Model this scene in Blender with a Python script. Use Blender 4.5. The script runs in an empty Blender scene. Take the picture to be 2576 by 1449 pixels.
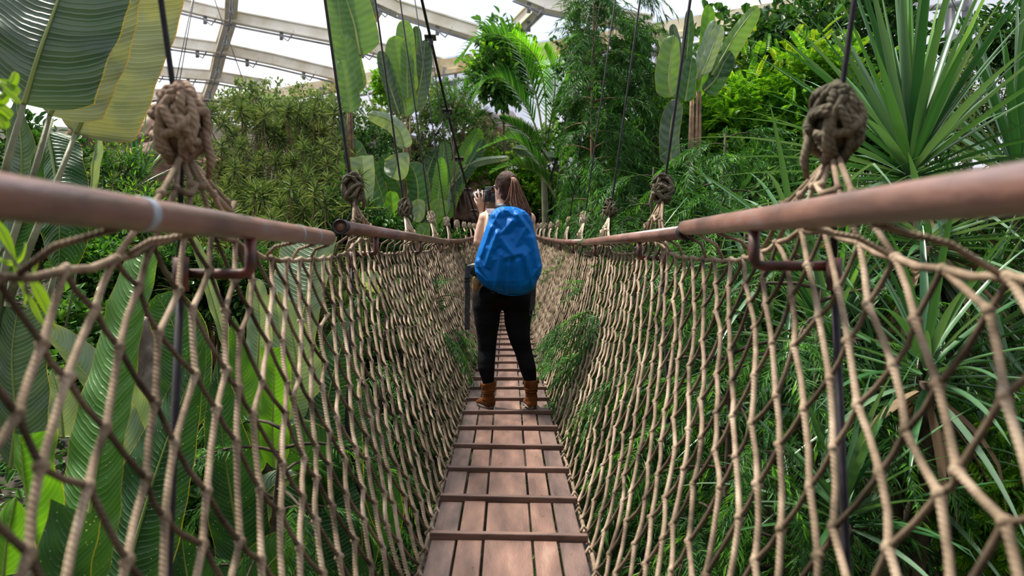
import bpy, bmesh, math, random
import numpy as np
from mathutils import Vector, Matrix, noise

# ------------------------------------------------------------------ camera, sky, sun, exposure
SC = bpy.context.scene
FPX, XV, YH = 1906.0, 1277.0, 620.0          # focal length in pixels of the 2576 wide frame, principal lines
cam_data = bpy.data.cameras.new('camera')
cam = bpy.data.objects.new('camera', cam_data)
SC.collection.objects.link(cam)
cam.location = (0, 0, 0)
cam.rotation_euler = (math.radians(90), 0, 0)
cam_data.sensor_width = 36.0
cam_data.lens = FPX / 2576 * 36.0
cam_data.shift_x = (1288 - XV) / 2576
cam_data.shift_y = -(724.5 - YH) / 2576
cam_data.clip_start = 0.05
cam_data.clip_end = 300
cam_data.dof.use_dof = True
cam_data.dof.focus_distance = 5.5
cam_data.dof.aperture_fstop = 2.6
SC.camera = cam
SC.view_settings.view_transform = 'Standard'
SC.view_settings.look = 'None'
SC.view_settings.exposure = 0.75
SC.view_settings.gamma = 1.0
SC.view_settings.use_curve_mapping = False
SC.cycles.max_bounces = 6
SC.cycles.diffuse_bounces = 3
SC.cycles.glossy_bounces = 2
SC.cycles.transmission_bounces = 4
SC.cycles.transparent_max_bounces = 8
SC.cycles.use_denoising = True

world = bpy.data.worlds.new('world')
SC.world = world
world.use_nodes = True
nt = world.node_tree
nt.nodes.clear()
wo = nt.nodes.new('ShaderNodeOutputWorld')
bg = nt.nodes.new('ShaderNodeBackground')
tc = nt.nodes.new('ShaderNodeTexCoord')
nz = nt.nodes.new('ShaderNodeTexNoise')
nz.inputs['Scale'].default_value = 2.6
nz.inputs['Detail'].default_value = 5
rp = nt.nodes.new('ShaderNodeValToRGB')
rp.color_ramp.elements[0].position = 0.40
rp.color_ramp.elements[0].color = (0.46, 0.53, 0.70, 1)
rp.color_ramp.elements[1].position = 0.60
rp.color_ramp.elements[1].color = (1.0, 1.0, 1.0, 1)
nt.links.new(tc.outputs['Generated'], nz.inputs['Vector'])
nt.links.new(nz.outputs['Fac'], rp.inputs['Fac'])
nt.links.new(rp.outputs['Color'], bg.inputs['Color'])
bg.inputs['Strength'].default_value = 0.85
nt.links.new(bg.outputs[0], wo.inputs[0])

sd = bpy.data.lights.new('sun', 'SUN')
sd.energy = 5.5
sd.angle = math.radians(9)
sd.color = (1.0, 0.94, 0.84)
sun = bpy.data.objects.new('sun', sd)
SC.collection.objects.link(sun)
sun.rotation_euler = Vector((0.52, -0.30, -1.0)).to_track_quat('-Z', 'Y').to_euler()

# ------------------------------------------------------------------ helpers
RND = random.Random(7)
NP = np.random.default_rng(11)
COL = SC.collection

def P(x, y, d):
    """point in the place at distance d in front of the camera"""
    return Vector(((x - XV) / FPX * d, d, (YH - y) / FPX * d))

def link(o, parent=None):
    COL.objects.link(o)
    if parent is not None:
        o.parent = parent
    return o

def tag(o, label=None, cat=None, group=None, kind=None):
    if label: o['label'] = label
    if cat: o['category'] = cat
    if group: o['group'] = group
    if kind: o['kind'] = kind
    return o

def empty(name, loc, label, cat, group=None, rz=0):
    o = bpy.data.objects.new(name, None)
    o.location = loc
    o.rotation_euler = (0, 0, rz)
    o.empty_display_size = 0.1
    link(o)
    return tag(o, label, cat, group)

class MB:
    """collects shapes for ONE mesh"""
    def __init__(s):
        s.v, s.f, s.u = [], [], []
    def quad(s, idx, uv=None):
        s.f.append(tuple(idx)); s.u.append(uv or [(0, 0)] * len(idx))
    def tube(s, path, rad, n=8, cap=True, vu=0.0, flat=1.0):
        path = [Vector(p) for p in path]
        if not hasattr(rad, '__len__'): rad = [rad] * len(path)
        m = len(path)
        t0 = (path[1] - path[0]).normalized()
        a = Vector((0, 0, 1)) if abs(t0.z) < 0.9 else Vector((1, 0, 0))
        nrm = t0.cross(a).normalized()
        base = len(s.v); L = vu; Ls = []
        for i, p in enumerate(path):
            t = (path[min(i + 1, m - 1)] - path[max(i - 1, 0)]).normalized()
            nrm = (nrm - t * nrm.dot(t)).normalized()
            b = t.cross(nrm)
            if i: L += (p - path[i - 1]).length
            Ls.append(L)
            for k in range(n):
                an = 2 * math.pi * k / n
                s.v.append(p + (nrm * math.cos(an) + b * math.sin(an) * flat) * rad[i])
        for i in range(m - 1):
            for k in range(n):
                k2 = (k + 1) % n
                s.quad((base + i * n + k, base + i * n + k2, base + (i + 1) * n + k2, base + (i + 1) * n + k),
                       [(k / n, Ls[i]), ((k + 1) / n, Ls[i]), ((k + 1) / n, Ls[i + 1]), (k / n, Ls[i + 1])])
        if cap:
            s.quad([base + k for k in reversed(range(n))])
            s.quad([base + (m - 1) * n + k for k in range(n)])
        return s
    def rings(s, rings, cap=True, close=True):
        """rings: list of equal length lists of points"""
        n = len(rings[0]); base = len(s.v)
        for r in rings:
            s.v.extend(Vector(p) for p in r)
        for i in range(len(rings) - 1):
            for k in range(n if close else n - 1):
                k2 = (k + 1) % n
                s.quad((base + i * n + k, base + i * n + k2, base + (i + 1) * n + k2, base + (i + 1) * n + k),
                       [(k / n, i / len(rings)), ((k + 1) / n, i / len(rings)), ((k + 1) / n, (i + 1) / len(rings)), (k / n, (i + 1) / len(rings))])
        if cap and close:
            s.quad([base + k for k in reversed(range(n))])
            s.quad([base + (len(rings) - 1) * n + k for k in range(n)])
        return s
    def box(s, c, size, rot=None):
        c = Vector(c); base = len(s.v)
        for x in (-.5, .5):
            for y in (-.5, .5):
                for z in (-.5, .5):
                    q = Vector((x * size[0], y * size[1], z * size[2]))
                    if rot is not None: q = rot @ q
                    s.v.append(c + q)
        for f in ((0, 1, 3, 2), (4, 6, 7, 5), (0, 4, 5, 1), (2, 3, 7, 6), (0, 2, 6, 4), (1, 5, 7, 3)):
            s.quad([base + k for k in f], [(0, 0), (0, 1), (1, 1), (1, 0)])
        return s
    def beam(s, p, q, w, h):
        p, q = Vector(p), Vector(q)
        d = q - p
        r = d.to_track_quat('X', 'Z').to_matrix()
        return s.box((p + q) / 2, (d.length, w, h), r)
    def ball(s, c, r, n=12, m=8, rot=None):
        c = Vector(c)
        if not hasattr(r, '__len__'): r = (r, r, r)
        rg = []
        for i in range(m + 1):
            a = math.pi * (i + 0.04) / (m + 0.08)
            ring = []
            for k in range(n):
                b = 2 * math.pi * k / n
                q = Vector((r[0] * math.sin(a) * math.cos(b), r[1] * math.sin(a) * math.sin(b), -r[2] * math.cos(a)))
                if rot is not None: q = rot @ q
                ring.append(c + q)
            rg.append(ring)
        return s.rings(rg)
    def build(s, name, mat, parent=None, smooth=True, bevel=0, label=None):
        me = bpy.data.meshes.new(name)
        me.from_pydata([tuple(v) for v in s.v], [], s.f)
        uvl = me.uv_layers.new(name='UVMap')
        flat = np.array([c for f in s.u for uv in f for c in uv], dtype=np.float32)
        uvl.data.foreach_set('uv', flat)
        if smooth:
            me.polygons.foreach_set('use_smooth', [True] * len(me.polygons))
        me.materials.append(mat)
        o = bpy.data.objects.new(name, me)
        link(o, parent)
        if parent is not None:
            # shapes are made in world space; bring them into the parent's space
            me.transform(parent_matrix(parent).inverted())
        if bevel:
            b = o.modifiers.new('bevel', 'BEVEL'); b.width = bevel; b.segments = 2; b.limit_method = 'ANGLE'
        if label: o['label'] = label
        return o

def parent_matrix(p):
    m = Matrix.LocRotScale(p.location, p.rotation_euler, p.scale)
    return (parent_matrix(p.parent) @ m) if p.parent is not None else m

def np_mesh(name, V, T, mat, parent=None, smooth=False, uv=None):
    """big triangle mesh from arrays (already in world space)"""
    me = bpy.data.meshes.new(name)
    V = np.asarray(V, dtype=np.float32); T = np.asarray(T, dtype=np.int32)
    if parent is not None:
        M = np.array(parent_matrix(parent).inverted(), dtype=np.float32)
        V = V @ M[:3, :3].T + M[:3, 3]
    me.vertices.add(len(V)); me.vertices.foreach_set('co', V.ravel())
    me.loops.add(T.size); me.loops.foreach_set('vertex_index', T.ravel())
    me.polygons.add(len(T))
    me.polygons.foreach_set('loop_start', np.arange(0, T.size, 3, dtype=np.int32))
    me.polygons.foreach_set('loop_total', np.full(len(T), 3, dtype=np.int32))
    if smooth: me.polygons.foreach_set('use_smooth', np.ones(len(T), dtype=bool))
    me.update(calc_edges=True)
    me.materials.append(mat)
    o = bpy.data.objects.new(name, me)
    link(o, parent)
    return o

def frames(d, hint):
    """k x 3 x 3 matrices whose columns are side, along, normal"""
    d = d / np.linalg.norm(d, axis=1, keepdims=True)
    x = np.cross(d, hint)
    x /= np.maximum(np.linalg.norm(x, axis=1, keepdims=True), 1e-5)
    z = np.cross(x, d)
    return np.stack([x, d, z], axis=2)

def scatter(tmpl, M, T, S):
    """copies of a leaf shape (V, F) turned by M, scaled by S, moved to T"""
    V, F = tmpl
    k = len(T)
    out = np.einsum('kij,nj->kni', M, V) * S[:, None, None] + T[:, None, :]
    idx = F[None] + (np.arange(k) * len(V))[:, None, None]
    return out.reshape(-1, 3), idx.reshape(-1, 3)

def merge(lst):
    Vs, Fs, n = [], [], 0
    for V, F in lst:
        Vs.append(V); Fs.append(F + n); n += len(V)
    return np.concatenate(Vs), np.concatenate(Fs)

def leaf_shape(w=0.35, fold=0.12, bend=0.12, prof=(0.0, 0.75, 1.0, 0.7, 0.0), n=None):
    """unit length leaf along +Y: midrib and two edges, folded and bent"""
    V, F = [], []
    m = len(prof)
    for i, p in enumerate(prof):
        y = i / (m - 1); z = -bend * y * y
        hw = p * w / 2
        V += [(-hw, y, z + fold * hw * 2), (0, y, z), (hw, y, z + fold * hw * 2)]
    for i in range(m - 1):
        for e in (0, 2):
            e0, m0, m1, e1 = i * 3 + e, i * 3 + 1, i * 3 + 4, i * 3 + 3 + e
            if prof[i] > 0: F.append((e0, m0, m1))
            if prof[i + 1] > 0: F.append((e0 if prof[i] > 0 else m0, m1, e1))
    return np.array(V, dtype=np.float64), np.array(F, dtype=np.int64)

OVATE = leaf_shape(0.5, 0.25, 0.15)
ROUND = leaf_shape(0.85, 0.15, 0.15, (0.0, 0.8, 1.0, 0.95, 0.0))
LANCE = leaf_shape(0.22, 0.25, 0.25, (0.0, 0.9, 1.0, 0.6, 0.0))
NEEDLE = leaf_shape(0.105, 0.2, 0.28, (0.6, 1.0, 0.0))
SPIKE = leaf_shape(0.11, 0.5, 0.22, (0.9, 1.0, 0.8, 0.0))

def unit(k, rng=None):
    v = (rng or NP).normal(size=(k, 3))
    return v / np.linalg.norm(v, axis=1, keepdims=True)

# ------------------------------------------------------------------ materials
def newmat(name):
    m = bpy.data.materials.new(name); m.use_nodes = True
    n = m.node_tree; n.nodes.clear()
    out = n.nodes.new('ShaderNodeOutputMaterial')
    b = n.nodes.new('ShaderNodeBsdfPrincipled')
    n.links.new(b.outputs[0], out.inputs[0])
    return m, n, b, out

def mat_noise(name, c1, c2, scale=8, rough=0.6, lo=0.35, hi=0.65, metal=0.0, bump=0.0, bscale=60, detail=5, stretch=None, c3=None, spec=0.5):
    m, n, b, out = newmat(name)
    tc = n.nodes.new('ShaderNodeTexCoord'); mp = n.nodes.new('ShaderNodeMapping')
    n.links.new(tc.outputs['Object'], mp.inputs[0])
    if stretch: mp.inputs['Scale'].default_value = stretch
    z = n.nodes.new('ShaderNodeTexNoise'); z.inputs['Scale'].default_value = scale; z.inputs['Detail'].default_value = detail
    n.links.new(mp.outputs[0], z.inputs['Vector'])
    r = n.nodes.new('ShaderNodeValToRGB')
    r.color_ramp.elements[0].position = lo; r.color_ramp.elements[0].color = (*c1, 1)
    r.color_ramp.elements[1].position = hi; r.color_ramp.elements[1].color = (*c2, 1)
    if c3:
        e = r.color_ramp.elements.new(min(1.0, hi + 0.08)); e.color = (*c3, 1)
    n.links.new(z.outputs['Fac'], r.inputs[0]); n.links.new(r.outputs[0], b.inputs['Base Color'])
    b.inputs['Roughness'].default_value = rough; b.inputs['Metallic'].default_value = metal
    b.inputs['Specular IOR Level'].default_value = spec
    if bump:
        z2 = n.nodes.new('ShaderNodeTexNoise'); z2.inputs['Scale'].default_value = bscale; z2.inputs['Detail'].default_value = 4
        n.links.new(mp.outputs[0], z2.inputs['Vector'])
        bp = n.nodes.new('ShaderNodeBump'); bp.inputs['Strength'].default_value = bump; bp.inputs['Distance'].default_value = 0.01
        n.links.new(z2.outputs['Fac'], bp.inputs['Height']); n.links.new(bp.outputs[0], b.inputs['Normal'])
    return m

def leafmat(name, cols, rough=0.42, trans=0.3, tint=(1.3, 1.25, 0.5)):
    """every leaf of a crown takes its own green from the ramp"""
    m, n, b, out = newmat(name)
    g = n.nodes.new('ShaderNodeNewGeometry'); r = n.nodes.new('ShaderNodeValToRGB')
    els = r.color_ramp.elements
    els[0].color = (*cols[0], 1); els[1].color = (*cols[-1], 1)
    for i, c in enumerate(cols[1:-1]):
        e = els.new((i + 1) / (len(cols) - 1)); e.color = (*c, 1)
    n.links.new(g.outputs['Random Per Island'], r.inputs[0])
    n.links.new(r.outputs[0], b.inputs['Base Color'])
    b.inputs['Roughness'].default_value = rough
    b.inputs['Specular IOR Level'].default_value = 0.45
    t = n.nodes.new('ShaderNodeBsdfTranslucent'); mx = n.nodes.new('ShaderNodeMixShader')
    mul = n.nodes.new('ShaderNodeMix'); mul.data_type = 'RGBA'; mul.blend_type = 'MULTIPLY'; mul.inputs[0].default_value = 1
    n.links.new(r.outputs[0], mul.inputs[6]); mul.inputs[7].default_value = (*tint, 1)
    n.links.new(mul.outputs[2], t.inputs[0])
    mx.inputs[0].default_value = trans
    n.links.new(b.outputs[0], mx.inputs[1]); n.links.new(t.outputs[0], mx.inputs[2]); n.links.new(mx.outputs[0], out.inputs[0])
    return m

def N(n, t, **kw):
    x = n.nodes.new(t)
    for k, v in kw.items(): setattr(x, k, v)
    return x

def blade_mat(name, ca, cb, edge=(0.45, 0.36, 0.04), rough=0.35, trans=0.35, freq=42, specks=0.0, blotch=None, tint=(1.4, 1.3, 0.4)):
    """banana-like blade: UV = (metres along the midrib, 0..1 across)"""
    m, n, b, out = newmat(name)
    uv = N(n, 'ShaderNodeUVMap'); sp = N(n, 'ShaderNodeSeparateXYZ'); n.links.new(uv.outputs[0], sp.inputs[0])
    def mt(op, a, bb=None, c=None):
        x = N(n, 'ShaderNodeMath', operation=op)
        for i, q in enumerate((a, bb, c)):
            if q is None: continue
            if hasattr(q, 'is_output'): n.links.new(q, x.inputs[i])
            else: x.inputs[i].default_value = q
        return x.outputs[0]
    v = mt('ABSOLUTE', mt('MULTIPLY_ADD', sp.outputs[1], 2.0, -1.0))
    ph = mt('MULTIPLY_ADD', mt('POWER', v, 1.6), -0.10, sp.outputs[0])
    nzz = N(n, 'ShaderNodeTexNoise'); nzz.inputs['Scale'].default_value = 3.0; n.links.new(uv.outputs[0], nzz.inputs['Vector'])
    ph = mt('MULTIPLY_ADD', nzz.outputs['Fac'], 0.03, ph)
    s = mt('SINE', mt('MULTIPLY', ph, 6.2832 * freq))
    s01 = mt('MULTIPLY_ADD', s, 0.5, 0.5)
    line = mt('POWER', s01, 5.0)
    s2 = mt('MULTIPLY_ADD', mt('SINE', mt('MULTIPLY', ph, 6.2832 * freq * 0.23)), 0.5, 0.5)
    mx1 = N(n, 'ShaderNodeMix', data_type='RGBA'); mx1.inputs[6].default_value = (*ca, 1); mx1.inputs[7].default_value = (*cb, 1)
    n2 = N(n, 'ShaderNodeTexNoise'); n2.inputs['Scale'].default_value = 2.2; n2.inputs['Detail'].default_value = 4
    tcc = N(n, 'ShaderNodeTexCoord'); n.links.new(tcc.outputs['Object'], n2.inputs['Vector'])
    fac = mt('ADD', mt('MULTIPLY', line, 0.45), mt('ADD', mt('MULTIPLY', s2, 0.25), mt('MULTIPLY_ADD', n2.outputs['Fac'], 1.6, -0.65)))
    cl = N(n, 'ShaderNodeClamp'); n.links.new(fac, cl.inputs[0]); n.links.new(cl.outputs[0], mx1.inputs[0])
    col = mx1.outputs[2]
    if blotch:
        n4 = N(n, 'ShaderNodeTexNoise'); n4.inputs['Scale'].default_value = 3.5; n4.inputs['Detail'].default_value = 6
        n.links.new(tcc.outputs['Object'], n4.inputs['Vector'])
        mr = N(n, 'ShaderNodeMapRange'); mr.inputs[1].default_value = 0.5; mr.inputs[2].default_value = 0.62
        n.links.new(n4.outputs['Fac'], mr.inputs[0])
        mb_ = N(n, 'ShaderNodeMix', data_type='RGBA'); n.links.new(mr.outputs[0], mb_.inputs[0]); n.links.new(col, mb_.inputs[6]); mb_.inputs[7].default_value = (*blotch, 1)
        col = mb_.outputs[2]
    me = N(n, 'ShaderNodeMix', data_type='RGBA')
    n.links.new(mt('GREATER_THAN', v, 0.98), me.inputs[0]); n.links.new(col, me.inputs[6]); me.inputs[7].default_value = (*edge, 1)
    col = me.outputs[2]
    if specks:
        n3 = N(n, 'ShaderNodeTexVoronoi'); n3.inputs['Scale'].default_value = 55
        n.links.new(tcc.outputs['Object'], n3.inputs['Vector'])
        n5 = N(n, 'ShaderNodeTexNoise'); n5.inputs['Scale'].default_value = 5; n.links.new(tcc.outputs['Object'], n5.inputs['Vector'])
        thr = mt('MULTIPLY', n5.outputs['Fac'], specks)
        ms = N(n, 'ShaderNodeMix', data_type='RGBA'); n.links.new(mt('LESS_THAN', n3.outputs['Distance'], thr), ms.inputs[0])
        n.links.new(col, ms.inputs[6]); ms.inputs[7].default_value = (0.6, 0.65, 0.55, 1)
        col = ms.outputs[2]
    n.links.new(col, b.inputs['Base Color'])
    b.inputs['Roughness'].default_value = rough
    bp = N(n, 'ShaderNodeBump'); bp.inputs['Strength'].default_value = 0.7; bp.inputs['Distance'].default_value = 0.004
    n.links.new(mt('ADD', line, mt('MULTIPLY', s2, 2.0)), bp.inputs['Height']); n.links.new(bp.outputs[0], b.inputs['Normal'])
    t = N(n, 'ShaderNodeBsdfTranslucent'); mul = N(n, 'ShaderNodeMix', data_type='RGBA', blend_type='MULTIPLY'); mul.inputs[0].default_value = 1
    n.links.new(col, mul.inputs[6]); mul.inputs[7].default_value = (*tint, 1); n.links.new(mul.outputs[2], t.inputs[0])
    mx = N(n, 'ShaderNodeMixShader'); mx.inputs[0].default_value = trans
    n.links.new(b.outputs[0], mx.inputs[1]); n.links.new(t.outputs[0], mx.inputs[2]); n.links.new(mx.outputs[0], out.inputs[0])
    return m

def rope_mat(name, c1, c2, c3, twist=90):
    m, n, b, out = newmat(name)
    uv = N(n, 'ShaderNodeUVMap'); sp = N(n, 'ShaderNodeSeparateXYZ'); n.links.new(uv.outputs[0], sp.inputs[0])
    ma = N(n, 'ShaderNodeMath', operation='MULTIPLY_ADD'); n.links.new(sp.outputs[1], ma.inputs[0]); ma.inputs[1].default_value = twist
    m3 = N(n, 'ShaderNodeMath', operation='MULTIPLY'); n.links.new(sp.outputs[0], m3.inputs[0]); m3.inputs[1].default_value = 3.0
    n.links.new(m3.outputs[0], ma.inputs[2])
    m4 = N(n, 'ShaderNodeMath', operation='MULTIPLY'); n.links.new(ma.outputs[0], m4.inputs[0]); m4.inputs[1].default_value = 6.2832
    si = N(n, 'ShaderNodeMath', operation='SINE'); n.links.new(m4.outputs[0], si.inputs[0])
    tcc = N(n, 'ShaderNodeTexCoord')
    z = N(n, 'ShaderNodeTexNoise'); z.inputs['Scale'].default_value = 4.5; z.inputs['Detail'].default_value = 8; z.inputs['Roughness'].default_value = 0.7
    n.links.new(tcc.outputs['Object'], z.inputs['Vector'])
    r = N(n, 'ShaderNodeValToRGB'); e = r.color_ramp.elements
    e[0].position = 0.36; e[0].color = (*c1, 1); e[1].position = 0.66; e[1].color = (*c3, 1)
    x = e.new(0.5); x.color = (*c2, 1)
    n.links.new(z.outputs['Fac'], r.inputs[0])
    mx = N(n, 'ShaderNodeMix', data_type='RGBA', blend_type='MULTIPLY')
    fa = N(n, 'ShaderNodeMath', operation='MULTIPLY_ADD'); n.links.new(si.outputs[0], fa.inputs[0]); fa.inputs[1].default_value = -0.14; fa.inputs[2].default_value = 0.18
    n.links.new(fa.outputs[0], mx.inputs[0]); n.links.new(r.outputs[0], mx.inputs[6]); mx.inputs[7].default_value = (0.45, 0.42, 0.4, 1)
    n.links.new(mx.outputs[2], b.inputs['Base Color']); b.inputs['Roughness'].default_value = 0.9; b.inputs['Specular IOR Level'].default_value = 0.15
    bp = N(n, 'ShaderNodeBump'); bp.inputs['Strength'].default_value = 0.35; bp.inputs['Distance'].default_value = 0.003
    n.links.new(si.outputs[0], bp.inputs['Height']); n.links.new(bp.outputs[0], b.inputs['Normal'])
    return m

M = {}
M['rope'] = rope_mat('net_rope', (0.085, 0.065, 0.042), (0.25, 0.185, 0.125), (0.47, 0.37, 0.27))
M['rope_pale'] = rope_mat('pale_rope', (0.32, 0.25, 0.17), (0.52, 0.42, 0.31), (0.72, 0.62, 0.49))
M['rope_shaded'] = rope_mat('shaded_net_rope', (0.045, 0.034, 0.022), (0.11, 0.08, 0.053), (0.23, 0.17, 0.115))  # darker copy of the net rope, shade put into its colour
M['knot_dark'] = rope_mat('mossy_rope', (0.035, 0.032, 0.022), (0.09, 0.08, 0.055), (0.24, 0.20, 0.14), 60)
M['knot_tan'] = rope_mat('tan_rope', (0.10, 0.065, 0.045), (0.26, 0.18, 0.13), (0.42, 0.32, 0.22), 60)
M['rail'] = mat_noise('rusty_pipe', (0.12, 0.066, 0.055), (0.25, 0.125, 0.095), 9, 0.33, 0.38, 0.62, c3=(0.22, 0.17, 0.18), bump=0.15, bscale=90, stretch=(1, 0.35, 1))
M['rail_band'] = mat_noise('band', (0.22, 0.24, 0.29), (0.34, 0.36, 0.40), 12, 0.35)
M['rust'] = mat_noise('rusty_bracket', (0.045, 0.018, 0.014), (0.17, 0.05, 0.035), 16, 0.5, 0.4, 0.65)
M['darkmetal'] = mat_noise('dark_steel', (0.02, 0.02, 0.024), (0.05, 0.05, 0.055), 18, 0.42, metal=0.6)
M['cable'] = mat_noise('cable', (0.010, 0.008, 0.012), (0.022, 0.018, 0.024), 30, 0.6, spec=.25)
M['steel'] = mat_noise('plate_steel', (0.09, 0.085, 0.08), (0.20, 0.18, 0.17), 14, 0.4, metal=0.5)
M['plank'] = mat_noise('worn_plank', (0.075, 0.038, 0.027), (0.185, 0.10, 0.07), 3.2, 0.62, 0.36, 0.62, bump=0.25, bscale=50, stretch=(3, 0.7, 1), c3=(0.25, 0.15, 0.11))
M['plank_dark'] = mat_noise('damp_plank', (0.05, 0.03, 0.025), (0.14, 0.085, 0.067), 4, 0.55, 0.36, 0.62, bump=0.25, bscale=50, stretch=(3, 0.7, 1))
M['batten'] = mat_noise('batten_wood', (0.065, 0.035, 0.026), (0.17, 0.095, 0.07), 6, 0.6, 0.35, 0.65, bump=0.2, bscale=40, stretch=(0.6, 3, 3))
M['bark'] = mat_noise('bark', (0.10, 0.06, 0.035), (0.28, 0.17, 0.10), 9, 0.85, bump=0.5, bscale=30)
M['bark_dark'] = mat_noise('dark_bark', (0.03, 0.022, 0.014), (0.10, 0.07, 0.045), 9, 0.9, bump=0.5, bscale=30)
M['soil'] = mat_noise('forest_soil', (0.012, 0.014, 0.006), (0.06, 0.045, 0.028), 2.5, 0.95, 0.4, 0.7, bump=0.6, bscale=6)
M['rock'] = mat_noise('weathered_rock', (0.10, 0.075, 0.06), (0.33, 0.26, 0.22), 3.0, 0.85, 0.35, 0.7, bump=1.0, bscale=5)
M['rock_red'] = mat_noise('red_rock', (0.10, 0.05, 0.035), (0.28, 0.16, 0.11), 2.0, 0.9, 0.35, 0.7, bump=1.0, bscale=4)
M['beam'] = mat_noise('cream_steel', (0.66, 0.58, 0.44), (0.85, 0.80, 0.70), 1.2, 0.55, 0.35, 0.6)
M['gutter'] = mat_noise('ochre_steel', (0.50, 0.36, 0.14), (0.80, 0.70, 0.50), 0.9, 0.6, 0.38, 0.6)
M['pipe'] = mat_noise('grey_pipe', (0.22, 0.22, 0.23), (0.36, 0.36, 0.38), 3, 0.4)

def membrane(name, col, clear):
    m, n, b, out = newmat(name)
    t = N(n, 'ShaderNodeBsdfTranslucent'); t.inputs[0].default_value = (*col, 1)
    tr = N(n, 'ShaderNodeBsdfTransparent'); mx = N(n, 'ShaderNodeMixShader'); mx.inputs[0].default_value = clear
    n.links.new(t.outputs[0], mx.inputs[1]); n.links.new(tr.outputs[0], mx.inputs[2]); n.links.new(mx.outputs[0], out.inputs[0])
    return m
M['roof_film'] = membrane('roof_film', (0.9, 0.92, 0.97), 0.85)
M['wall_film'] = membrane('wall_film', (1.0, 0.95, 0.98), 0.5)

M['blade_deep'] = blade_mat('blade_deep', (0.018, 0.075, 0.020), (0.05, 0.15, 0.035), specks=0.20, rough=0.33, trans=0.25)
M['blade_teal'] = blade_mat('blade_teal', (0.040, 0.085, 0.045), (0.115, 0.175, 0.115), specks=0.05, rough=0.3, trans=0.25, tint=(1.1, 1.1, .6))
M['blade_lush'] = blade_mat('blade_lush', (0.06, 0.19, 0.03), (0.14, 0.33, 0.06), specks=0.16, rough=0.36, trans=0.4)
M['blade_mid'] = blade_mat('blade_mid', (0.045, 0.14, 0.025), (0.105, 0.26, 0.05), specks=0.14, rough=0.36, trans=0.35)
M['blade_bright'] = blade_mat('blade_bright', (0.08, 0.24, 0.02), (0.17, 0.40, 0.035), rough=0.4, trans=0.45)
M['blade_soft'] = blade_mat('blade_soft', (0.10, 0.22, 0.06), (0.19, 0.34, 0.11), rough=0.5, trans=0.35)
M['blade_pale'] = blade_mat('blade_pale', (0.17, 0.27, 0.17), (0.32, 0.42, 0.31), rough=0.32, trans=0.3)
M['blade_old'] = blade_mat('blade_old', (0.17, 0.20, 0.11), (0.30, 0.33, 0.21), blotch=(0.30, 0.31, 0.12), specks=0.05, rough=0.4, trans=0.35, tint=(1.0,1.0,.65), edge=(0.5, 0.3, 0.05))
M['midrib'] = mat_noise('midrib', (0.17, 0.24, 0.05), (0.30, 0.36, 0.10), 3, 0.45)
M['midrib_dark'] = mat_noise('midrib_dark', (0.12, 0.19, 0.035), (0.2, 0.27, 0.06), 3, 0.45)
M['petiole'] = mat_noise('petiole', (0.13, 0.13, 0.07), (0.24, 0.25, 0.14), 5, 0.6, bump=0.3, bscale=40)

M['needle'] = leafmat('needle_green', [(0.012, 0.06, 0.014), (0.03, 0.12, 0.022), (0.06, 0.20, 0.03), (0.09, 0.25, 0.045)], trans=0.22)
M['needle_tip'] = leafmat('needle_tip', [(0.04, 0.18, 0.015), (0.12, 0.36, 0.03), (0.17, 0.42, 0.04)], trans=0.35)
M['strap'] = leafmat('strap_green', [(0.02, 0.085, 0.03), (0.045, 0.14, 0.04), (0.09, 0.19, 0.09), (0.16, 0.26, 0.16)], rough=0.3, trans=0.2)
M['strap_bright'] = leafmat('strap_bright', [(0.05, 0.19, 0.03), (0.13, 0.33, 0.05), (0.20, 0.38, 0.12)], rough=0.32, trans=0.3)
M['strap_dead'] = leafmat('strap_dead', [(0.13, 0.07, 0.035), (0.28, 0.18, 0.10), (0.40, 0.30, 0.18)], rough=0.7, trans=0.2, tint=(1, .8, .6))
M['dracaena'] = leafmat('dracaena', [(0.025, 0.055, 0.015), (0.07, 0.125, 0.03), (0.16, 0.23, 0.07), (0.30, 0.36, 0.17)], trans=0.25)
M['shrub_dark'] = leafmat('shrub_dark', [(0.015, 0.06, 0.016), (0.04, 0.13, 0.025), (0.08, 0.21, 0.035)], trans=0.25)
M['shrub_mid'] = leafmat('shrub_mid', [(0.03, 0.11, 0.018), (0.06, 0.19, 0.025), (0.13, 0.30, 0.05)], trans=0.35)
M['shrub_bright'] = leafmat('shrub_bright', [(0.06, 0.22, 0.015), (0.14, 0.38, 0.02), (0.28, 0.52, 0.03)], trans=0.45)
M['shrub_grey'] = leafmat('shrub_grey', [(0.09, 0.17, 0.05), (0.17, 0.27, 0.09), (0.32, 0.40, 0.19)], trans=0.3)
M['yellow_tip'] = leafmat('yellow_tip', [(0.20, 0.42, 0.02), (0.42, 0.52, 0.03)], trans=0.4)
M['palm'] = leafmat('palm_green', [(0.02, 0.09, 0.02), (0.05, 0.18, 0.03), (0.12, 0.30, 0.05)], rough=0.35, trans=0.35)
M['palm_bright'] = leafmat('palm_bright', [(0.10, 0.34, 0.02), (0.2, 0.48, 0.04)], rough=0.35, trans=0.5)

# ------------------------------------------------------------------ the setting: ground, banks, glasshouse
def smooth(a, b, x):
    t = min(1, max(0, (x - a) / (b - a))); return t * t * (3 - 2 * t)

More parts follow.
